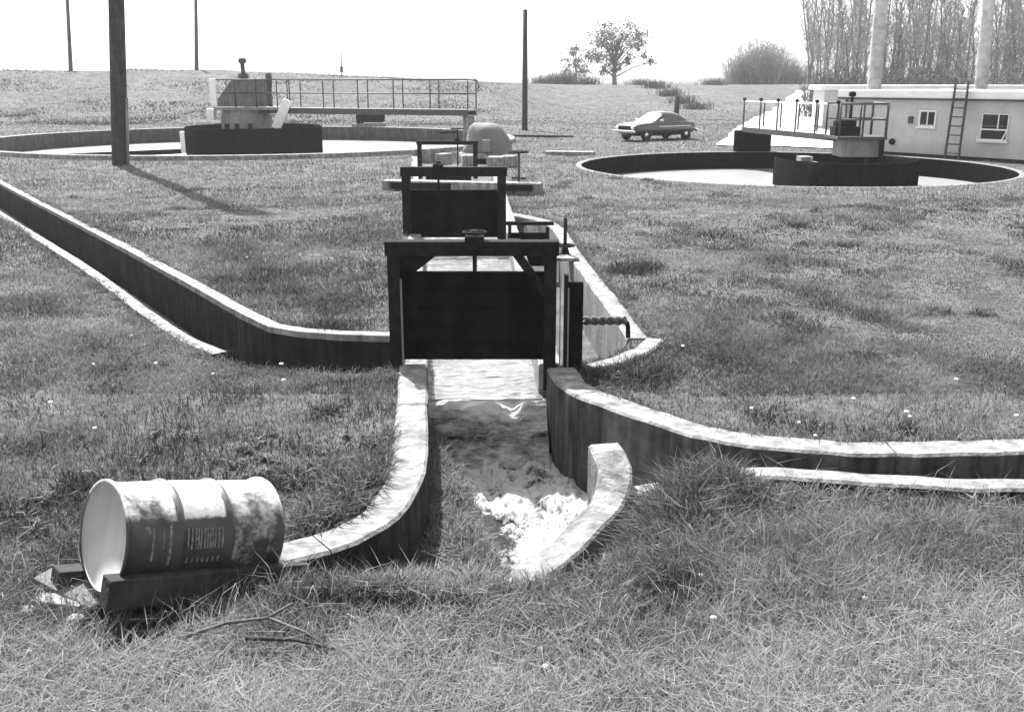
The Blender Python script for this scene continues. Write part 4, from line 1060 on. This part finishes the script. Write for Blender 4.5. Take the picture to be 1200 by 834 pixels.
# trees in thin leaf on the skyline: limbs reach out to separate leaf clumps
def leafy(label, px0, d, trunk_r, lobes, seed, per, leaf=.17):
    rd = random.Random(seed); rg = np.random.default_rng(seed)
    dep = d * cp + .5; x0 = (px0 - CX) / F * dep; zb = tz(x0, d)
    t = thing('skyline_tree', label, 'tree', (x0, d, zb), 0, 'trees on the skyline')
    P_ = []
    for px, py, r_ in lobes:
        q_ = D(px, py, d); k = max(1, int(r_ / 2.6))
        for _ in range(k):
            P_.append((Vector((q_.x - x0 + rd.gauss(0, r_ * .05), rd.gauss(0, r_ * .12), q_.z - zb + rd.gauss(0, r_ * .045))), r_ * dep / F))
    top = max(p_.z for p_, r_ in P_)
    T = MB(); W = MB()
    tr = [Vector((0, 0, -.3))] + [Vector((math.sin(i * 1.3 + seed) * .12, rd.gauss(0, .08), top * .2 * i)) for i in range(1, 5)]
    T.tube(tr, [trunk_r * 1.2, trunk_r, trunk_r * .75, trunk_r * .5, trunk_r * .2], 9, caps=False)
    C = []; tone = []
    for p_, r_ in P_:
        zz = min(p_.z * .72, top * .7); b = Vector((0, 0, max(top * .12, zz * rd.uniform(.5, .95))))
        m_ = b.lerp(p_, .55) + Vector((rd.gauss(0, .15), rd.gauss(0, .15), .25))
        W.tube([b, m_, p_], [trunk_r * .34, trunk_r * .2, .025], 5, caps=False)
        for _ in range(9):
            e = p_ + Vector((rd.gauss(0, 1), rd.gauss(0, 1), rd.gauss(0, .8))) * r_ * .6
            W.tube([m_.lerp(p_, rd.uniform(.4, 1)), e], [.03, .012], 3, caps=False)
            n_ = per; C.append(np.array(e) + rg.normal(0, r_ * .2, (n_, 3))); tone.append(np.clip(rg.normal(rd.uniform(.2, .8), .15, n_), 0, 1))
    T.build('trunk', M['bark'], t); W.build('limbs', M['bark'], t)
    C = np.concatenate(C); tone = np.concatenate(tone); n_ = len(C)
    a = rg.normal(0, 1, (n_, 3)); a /= np.linalg.norm(a, axis=1)[:, None]; b = np.cross(a, rg.normal(0, 1, (n_, 3))); b /= np.linalg.norm(b, axis=1)[:, None]
    q_ = leaf * rg.uniform(.5, 1.2, (n_, 1))
    V = np.stack([C - a * q_, C + b * q_ * .6, C + a * q_, C - b * q_ * .6], 1).reshape(-1, 3)
    npmesh('crown', V, np.arange(n_ * 4), np.full(n_, 4), M['leaf'], {'tone': np.repeat(tone, 4)}, parent=t)
leafy('tall spreading tree in thin leaf, alone on the skyline left of the car', 720, 152, .32, [(700, 42, 10), (714, 34, 12), (733, 35, 13), (750, 39, 9), (724, 48, 10), (704, 55, 10), (742, 52, 8), (757, 66, 5), (763, 73, 4), (716, 64, 9), (698, 72, 8), (736, 68, 6), (722, 80, 6), (709, 84, 6), (748, 58, 5)], 3, 13)
leafy('small narrow tree at the left foot of the tall skyline tree', 674, 150, .15, [(672, 56, 6), (668, 66, 6), (678, 73, 6), (670, 80, 7), (683, 84, 6), (688, 66, 5)], 6, 10)

# hazy bare bushes
hz = [(868, 160, 3.5, 4.2, 'low hazy bare bush at the left of the far bush clump'), (886, 158, 4.4, 6.8, 'tallest hazy bare bush in the far clump left of the wood'), (902, 165, 4.0, 5.6, 'hazy bare bush right of the tallest in the far clump'), (925, 162, 4.2, 3.6, 'low hazy bush linking the far clump to the wood')]
for i, (px, d, r_, h_, lb) in enumerate(hz):
    o = shrub_mesh(80 + i, r_, h_, 420).build('bare_bush', M['twig']); tag(o, lb, 'bush', 'hazy bushes on the far skyline'); put(o, px, d)
hb = [(636, 140, 3.2, 1.2, 'low skyline bush farthest left, right of the slim pole'), (652, 142, 3., 1.6, 'low skyline bush second from the slim pole'), (664, 141, 2.8, 2.0, 'low skyline bush under the smaller tree'), (686, 140, 3.2, 1.3, 'low skyline bush below the slender tree'),
      (752, 138, 3.4, .9, 'low dark hedge bush just right of the tall skyline tree'), (768, 128, 3., 1.0, 'low dark hedge bush where the hedge starts downhill'), (784, 118, 2.8, .95, 'low dark hedge bush halfway down the hedge line'), (800, 110, 2.6, .9, 'low dark hedge bush near the lower end of the hedge line'), (816, 103, 2.4, .8, 'lowest dark hedge bush, nearest the gravel road'), (836, 140, 3.2, 1.0, 'low skyline bush left of the far bush clump')]
for i, (px, d, r_, h_, lb) in enumerate(hb):
    o = shrub_mesh(120 + i, r_ * .8, h_, 170).build('hedge_bush', M['darktwig']); tag(o, lb, 'bush', 'low bushes of the field hedge'); put(o, px, d)

# ------------------------------------------------------------------ grass
def blades(name, B, h, w, lean, tone, m, seg=2, droop=.35):
    n = len(B)
    az = rng.uniform(0, 2 * np.pi, n); side = np.stack([np.cos(az), np.sin(az), 0 * az], 1)
    la = rng.uniform(0, 2 * np.pi, n); ld = np.stack([np.cos(la), np.sin(la), 0 * la], 1)
    h = h[:, None]; w = w[:, None]; lean = lean[:, None]
    up = np.array([0, 0, 1.])
    if seg == 2:
        mid = B + up * h * .55 + ld * h * lean * .4
        tip = B + up * h * (1 - droop * lean) + ld * h * lean * 1.15
        V = np.stack([B - side * w * .5, B + side * w * .5, mid + side * w * .42, mid - side * w * .42, tip], 1).reshape(-1, 3)
        o = (np.arange(n) * 5)[:, None]
        Fc = np.concatenate([o + np.array([[0, 1, 2, 3]]), o + np.array([[3, 2, 4]])], 1).ravel()
        sz = np.tile([4, 3], n); k = 5
    else:
        tip = B + up * h + ld * h * lean
        V = np.stack([B - side * w * .5, B + side * w * .5, tip], 1).reshape(-1, 3); Fc = np.arange(n * 3); sz = np.full(n, 3); k = 3
    ob = npmesh(name, V, Fc, sz, m, {'tone': np.repeat(tone, k)})
    return tag(ob, kind='stuff')

def blocked(x, y):
    b = np.zeros(x.shape, bool)
    for p_ in WALLPOLYS: b |= inpoly(x, y, p_)
    b |= inpoly(x, y, MAINPOLY) | inpoly(x, y, BYPASS) | inpoly(x, y, INPOLY)
    b |= np.hypot(x - LT[0], y - LT[1]) < LT[2] + .4
    b |= np.hypot(x - RT[0], y - RT[1]) < RT[2] + .22
    road = [tuple(p_) for p_ in ea] + [tuple(p_) for p_ in eb[::-1]]
    b |= inpoly(x, y, road)
    iy = inpoly(x, y, YPOLY)
    b |= iy & ((terrain(x, y) < -.80) | (x > .9))
    return b

def scatter(n, d0, d1, u0=-1.0, u1=1.0, power=1.):
    """ground points with density falling off with distance"""
    t_ = rng.random(n)
    d_ = (d0 ** (1 - power) + t_ * (d1 ** (1 - power) - d0 ** (1 - power))) ** (1 / (1 - power)) if power != 1 else d0 * (d1 / d0) ** t_
    u = rng.uniform(u0, u1, n)
    return u * d_, d_

def drytone(x, y):
    """greener / strawier patches"""
    a = fbm(x * .6, y * .6, 61); b = fbm(x * 2.5, y * 2.5, 71)
    return .34 + (a - .5) * .7 + (b - .5) * .7

# near: long rough grass
x, y = scatter(280000, 3.2, 9.5, power=1.6); ok = ~blocked(x, y); x = x[ok]; y = y[ok]
z = terrain(x, y)
long_ = np.maximum(sstep(6.0, 4.6, y) * .8, sstep(.2, 1.0, x) * sstep(7.2, 6.2, y))
long_ = long_ * (1 - .8 * sstep(5.3, 5.9, y) * sstep(1.1, 1.6, x))
long_ = np.maximum(long_, .3 * sstep(.45, .7, fbm(x * 1.1, y * 1.1, 88)))
dl_ = (x - (DC.x + .19)) * dax.x + (y - (DC.y - .21)) * dax.y; dp_ = (x - (DC.x + .19)) * dax.y - (y - (DC.y - .21)) * dax.x
long_ = np.where((dl_ > -.25) & (dl_ < 1.15) & (np.abs(dp_ - .08) < .26), -.12, long_)
hh = (.045 + .13 * long_) * rng.uniform(.5, 1.4, len(x)) * (.7 + .8 * fbm(x * 2, y * 2, 90))
tn = drytone(x, y) + .80 * sstep(5.0, 3.8, y) + .26 * sstep(.8, 3.2, x) * sstep(6.4, 4.6, y) + rng.normal(0, .17, len(x)) 
tn = tn - .34 * sstep(.46, .62, fbm(x * 1.7, y * 1.7, 58, 3)) * sstep(4.0, 4.5, y) * sstep(1.6, .9, x)
iy = inpoly(x, y, YPOLY); tn = np.where(iy, tn + .08, tn)
blades('long_grass', np.stack([x, y, z - .01], 1), hh, rng.uniform(.0035, .008, len(x)), rng.uniform(.1, 1.0, len(x)), np.clip(tn, 0, 1.35), M['grass'])
# middle: rough lawn
x, y = scatter(345000, 8.5, 24, power=1.5); ok = ~blocked(x, y); x = x[ok]; y = y[ok]
hh = (.035 + .06 * sstep(.5, .75, fbm(x * .9, y * .9, 95)) + .05 * sstep(.6, .8, fbm(x * .35, y * .35, 97))) * rng.uniform(.5, 1.5, len(x))
tn = drytone(x, y) + rng.normal(0, .10, len(x))
blades('lawn_grass', np.stack([x, y, terrain(x, y) - .01], 1), hh, rng.uniform(.007, .014, len(x)) * (y / 12), rng.uniform(.1, 1.1, len(x)), np.clip(tn, 0, 1), M['grass'])
# far: lawn beyond, then weeds on the bank
x, y = scatter(180000, 22, 70, power=1.3); ok = ~blocked(x, y); x = x[ok]; y = y[ok]
hh = (.05 + .06 * fbm(x * .5, y * .5, 98)) * rng.uniform(.5, 1.4, len(x))
blades('far_grass', np.stack([x, y, terrain(x, y) - .01], 1), hh, rng.uniform(.02, .04, len(x)) * (y / 32), rng.uniform(.1, 1.1, len(x)), np.clip(drytone(x, y) + .05 + rng.normal(0, .07, len(x)), 0, 1), M['grass'], 1)
x, y = scatter(60000, 66, 118, -.62, .6, power=1.2); ok = ~blocked(x, y); x = x[ok]; y = y[ok]
tall = sstep(4, -6, x) * sstep(.4, .65, fbm(x * .18, y * .18, 99))
hh = (.07 + .16 * tall) * rng.uniform(.4, 1.3, len(x))
blades('bank_weeds', np.stack([x, y, terrain(x, y) - .02], 1), hh, rng.uniform(.08, .16, len(x)), rng.uniform(.2, 1.1, len(x)), np.clip(drytone(x * .5, y * .5) - .06 + rng.normal(0, .05, len(x)), 0, 1), M['grass'], 1)
# weeds on the silt bank inside the fork
x = rng.uniform(-1.2, .3, 26000); y = rng.uniform(4.8, 8.9, 26000); z = terrain(x, y); ok = inpoly(x, y, YPOLY) & (z > -.80) & (x < -.0 - .2 * (y - 7.1) + .1)
for p_ in WALLPOLYS: ok &= ~inpoly(x, y, p_)
x = x[ok]; y = y[ok]; z = z[ok]
blades('silt_weeds', np.stack([x, y, z - .01], 1), rng.uniform(.05, .16, len(x)) * (.5 + fbm(x * 3, y * 3, 77)), rng.uniform(.005, .011, len(x)), rng.uniform(.2, 1.1, len(x)), np.clip(.62 + rng.normal(0, .2, len(x)), 0, 1), M['grass'])
# broad-leaved rosettes through the rough grass
x, y = scatter(630, 3.3, 7.5, power=1.3); ok = ~blocked(x, y) & (fbm(x * .8, y * .8, 33) > .42); x = np.repeat(x[ok], 9); y = np.repeat(y[ok], 9)
x = x + rng.normal(0, .012, len(x)); y = y + rng.normal(0, .012, len(x))
blades('broad_leaf_weeds', np.stack([x, y, terrain(x, y)], 1), rng.uniform(.05, .13, len(x)), rng.uniform(.014, .032, len(x)), rng.uniform(.7, 1.3, len(x)), np.clip(.38 + rng.normal(0, .12, len(x)), 0, 1), M['grass'])
# long dry stalks
x, y = scatter(7800, 3.2, 8, power=1.5); ok = ~blocked(x, y) & ((y < 5.2) | (x > .9)); x = x[ok]; y = y[ok]
blades('dry_stalks', np.stack([x, y, terrain(x, y)], 1), rng.uniform(.14, .34, len(x)), rng.uniform(.003, .005, len(x)), rng.uniform(.2, 1.2, len(x)), np.clip(.95 + rng.normal(0, .12, len(x)), 0, 1.3), M['grass'])
# clumps of tall weeds and tussocks
cl = [(790, 608, .26, .36, 1700, .25), (805, 585, .28, .40, 1700, .2), (772, 615, .14, .26, 900, .3), (780, 578, .15, .30, 900, .3), (762, 556, .10, .22, 500, .35), (830, 562, .22, .26, 1300, .3), (800, 548, .16, .24, 900, .3), (858, 568, .2, .2, 800, .38), (740, 596, .1, .16, 500, .4), (830, 580, .3, .3, 1200, .3), (720, 668, .2, .14, 900, .35), (860, 590, .35, .26, 1100, .35), (790, 562, .16, .36, 800, .3), (660, 705, .25, .12, 900, .25), (560, 710, .4, .2, 1800, .2), (470, 720, .4, .18, 1800, .22),
      (455, 545, .2, .26, 1500, .3), (430, 575, .24, .27, 1700, .3), (400, 600, .22, .24, 1300, .32), (465, 520, .16, .2, 1000, .3), (400, 555, .3, .2, 1300, .35), (360, 620, .16, .2, 800, .3),
      (725, 440, .35, .20, 1700, .12), (750, 430, .3, .18, 1300, .15), (700, 448, .25, .16, 900, .18), (775, 412, .3, .12, 700, .2), (740, 318, .35, .22, 900, .1), (752, 314, .28, .18, 600, .1),  # first four kept dark to stand for the shadow of the gates
      (385, 384, .35, .2, 900, .12), (350, 378, .3, .14, 600, .25), (95, 572, .16, .2, 500, .08), (60, 520, .3, .1, 600, .15), (150, 570, .3, .12, 700, .15), (400, 280, .8, .16, 900, .3), (440, 275, .8, .18, 900, .25), (360, 282, .6, .12, 500, .2), (430, 265, .8, .16, 700, .4),
      (180, 735, .3, .18, 900, .25), (380, 740, .35, .2, 1200, .2), (330, 560, .3, .08, 500, .15), (900, 700, .3, .14, 700, .35), (860, 705, .2, .1, 350, .1), (1000, 560, .3, .12, 300, .3), (900, 556, .25, .16, 350, .3), (1150, 575, .3, .14, 350, .35), (960, 575, .4, .14, 600, .35)]
cl += [(float(rng.uniform(350, 760)), float(rng.uniform(690, 775)), float(rng.uniform(.08, .2)), float(rng.uniform(.1, .18)), int(rng.uniform(250, 600)), float(rng.uniform(.05, .25))) for _ in range(26)]
cl += [(float(rng.uniform(780, 1180)), float(rng.uniform(600, 760)), float(rng.uniform(.05, .14)), float(rng.uniform(.08, .14)), int(rng.uniform(100, 260)), float(rng.uniform(.1, .3))) for _ in range(16)]
hx, hy = scatter(280, 5, 30, power=1.2)
hum = [(a_, b_, rng.uniform(.08, .22) * (1 + b_ * .03), rng.uniform(.08, .17), int(rng.uniform(90, 260)), rng.uniform(.05, .4)) for a_, b_ in zip(hx, hy) if not ((a_ > -1.5) & (a_ < 1.6) & (b_ < 9))]
Bs = []; hs = []; ts = []; ws = []
for px, py, r_, h_, n_, tn_ in [(G(a_[0], a_[1]),) * 1 + (None,) + a_[2:] for a_ in cl] + [((a_[0], a_[1]), None) + a_[2:] for a_ in hum]:
    c = px; n_ = int(n_ * .75); rr_ = r_ * 1.25 * np.sqrt(rng.random(n_)) * (.6 + .8 * rng.random(n_)); ra = rng.uniform(0, 6.28, n_); rx = rr_ * np.cos(ra); ry = rr_ * np.sin(ra)
    xx_ = c[0] + rx; yy_ = c[1] + ry; ok = ~blocked(xx_, yy_); xx_ = xx_[ok]; yy_ = yy_[ok]; q_ = len(xx_)
    Bs.append(np.stack([xx_, yy_, terrain(xx_, yy_) - .01], 1)); fall_ = np.exp(-(rx[ok] ** 2 + ry[ok] ** 2) / (r_ * r_) * .6)
    hs.append(h_ * (.6 + .4 * fall_) * rng.uniform(.15, 1.15, q_) * (.35 + 1.2 * fbm(xx_ * 7, yy_ * 7, 52, 2))); ts.append(np.clip(tn_ + rng.normal(0, .15, q_), 0, 1)); ws.append(rng.uniform(.005, .011, q_) * (1 + c[1] * .05))
blades('weed_tussocks', np.concatenate(Bs), np.concatenate(hs), np.concatenate(ws), rng.uniform(.15, 1.1, sum(map(len, hs))), np.concatenate(ts), M['grass'])
# grass creeping over the wall edges
ex = []; ey = []
for pts_, dd_ in ((LW, -.30), (RW, .32), (NW, -.05), (FARIN, .17), (NEARIN[:6], -.16), ([p_[:2] for p_ in NOSE], .30), (OW, .27)):
    o_ = offset(resample(pts_, .02), dd_)
    o_ = o_[o_[:, 1] < 24]; k_ = len(o_) * 9
    ii = rng.integers(0, len(o_), k_); keep = fbm(o_[ii, 0] * 3, o_[ii, 1] * 3, 64) > rng.uniform(.35, .65, k_); ii = ii[keep]
    ex.append(o_[ii, 0] + rng.normal(0, .03, len(ii))); ey.append(o_[ii, 1] + rng.normal(0, .03, len(ii)))
ex = np.concatenate(ex); ey = np.concatenate(ey); ok = ~blocked(ex, ey); ex = ex[ok]; ey = ey[ok]
blades('edge_grass', np.stack([ex, ey, terrain(ex, ey) - .01], 1), rng.uniform(.05, .17, len(ex)), rng.uniform(.004, .009, len(ex)) * (1 + ey * .04), rng.uniform(.4, 1.5, len(ex)), np.clip(.4 + rng.normal(0, .2, len(ex)), 0, 1), M['grass'])
# small pale flower heads
fl = [(388, 398), (422, 410), (183, 432), (155, 398), (170, 410), (110, 430), (112, 512), (250, 443), (333, 455), (800, 412), (322, 412), (330, 430), (500, 487), (1062, 490), (936, 500), (880, 488), (1065, 498), (1190, 495), (1000, 470), (955, 515), (1120, 450), (725, 300), (290, 305), (60, 480), (820, 690), (835, 745), (640, 790), (700, 760), (1010, 740)]
mb = MB()
for px, py in fl:
    p = G(px, py)
    if blocked(np.array([p[0]]), np.array([p[1]]))[0]: continue
    r_ = random.uniform(.014, .024); mb.lathe([(0, 0), (r_ * .5, .004), (r_, .012), (r_ * .8, .02), (0, .024)], 8, (p[0], p[1], tz(p[0], p[1]) + random.uniform(.05, .1)))
tag(mb.build('wildflowers', M['flower']), kind='stuff')

# ------------------------------------------------------------------ thin spring haze
hm = bpy.data.materials.new('haze_air'); N, L = nt(hm); N.remove(N['Principled BSDF'])
pv_ = N.new('ShaderNodeVolumePrincipled'); pv_.inputs['Color'].default_value = (.95, .95, .95, 1); pv_.inputs['Density'].default_value = HAZE; pv_.inputs['Anisotropy'].default_value = .3
L.new(pv_.outputs[0], N['Material Output'].inputs['Volume'])
tag(MB().box(-260, 260, -30, 300, -7, 45).build('haze', hm), kind='stuff')

# ------------------------------------------------------------------ light, sky, camera
w = bpy.data.worlds.new('World'); S.world = w; w.use_nodes = True
N, L = w.node_tree.nodes, w.node_tree.links
sky = N.new('ShaderNodeTexSky'); sky.sky_type = 'NISHITA'; sky.sun_disc = False
az = math.atan2(sun_h.x, sun_h.y)
sky.sun_elevation = R(SUN_EL); sky.sun_rotation = az; sky.dust_density = 2.; sky.air_density = 1.5
bw = N.new('ShaderNodeRGBToBW'); L.new(sky.outputs[0], bw.inputs[0]); L.new(bw.outputs[0], N['Background'].inputs['Color'])
N['Background'].inputs['Strength'].default_value = .125
sl = bpy.data.lights.new('sun', 'SUN'); sl.energy = 5.0; sl.angle = R(.5); sl.color = (1, .99, .98)
so = bpy.data.objects.new('sun', sl); col.objects.link(so)
sd = Vector((sun_h.x * math.cos(R(SUN_EL)), sun_h.y * math.cos(R(SUN_EL)), math.sin(R(SUN_EL))))
so.rotation_euler = sd.to_track_quat('Z', 'Y').to_euler(); so.location = sd * 200
cam = bpy.data.cameras.new('camera'); co = bpy.data.objects.new('camera', cam); col.objects.link(co)
co.location = (0, 0, H); co.rotation_euler = (math.pi / 2 - PITCH, 0, 0)
cam.sensor_width = 36; cam.lens = F / 1200 * 36; cam.clip_end = 6000; cam.clip_start = .05
S.camera = co
S.view_settings.view_transform = 'Standard'; S.view_settings.look = 'None'; S.view_settings.gamma = 1; S.view_settings.exposure = 1.5
S.cycles.max_bounces = 6; S.cycles.diffuse_bounces = 3; S.cycles.use_adaptive_sampling = True
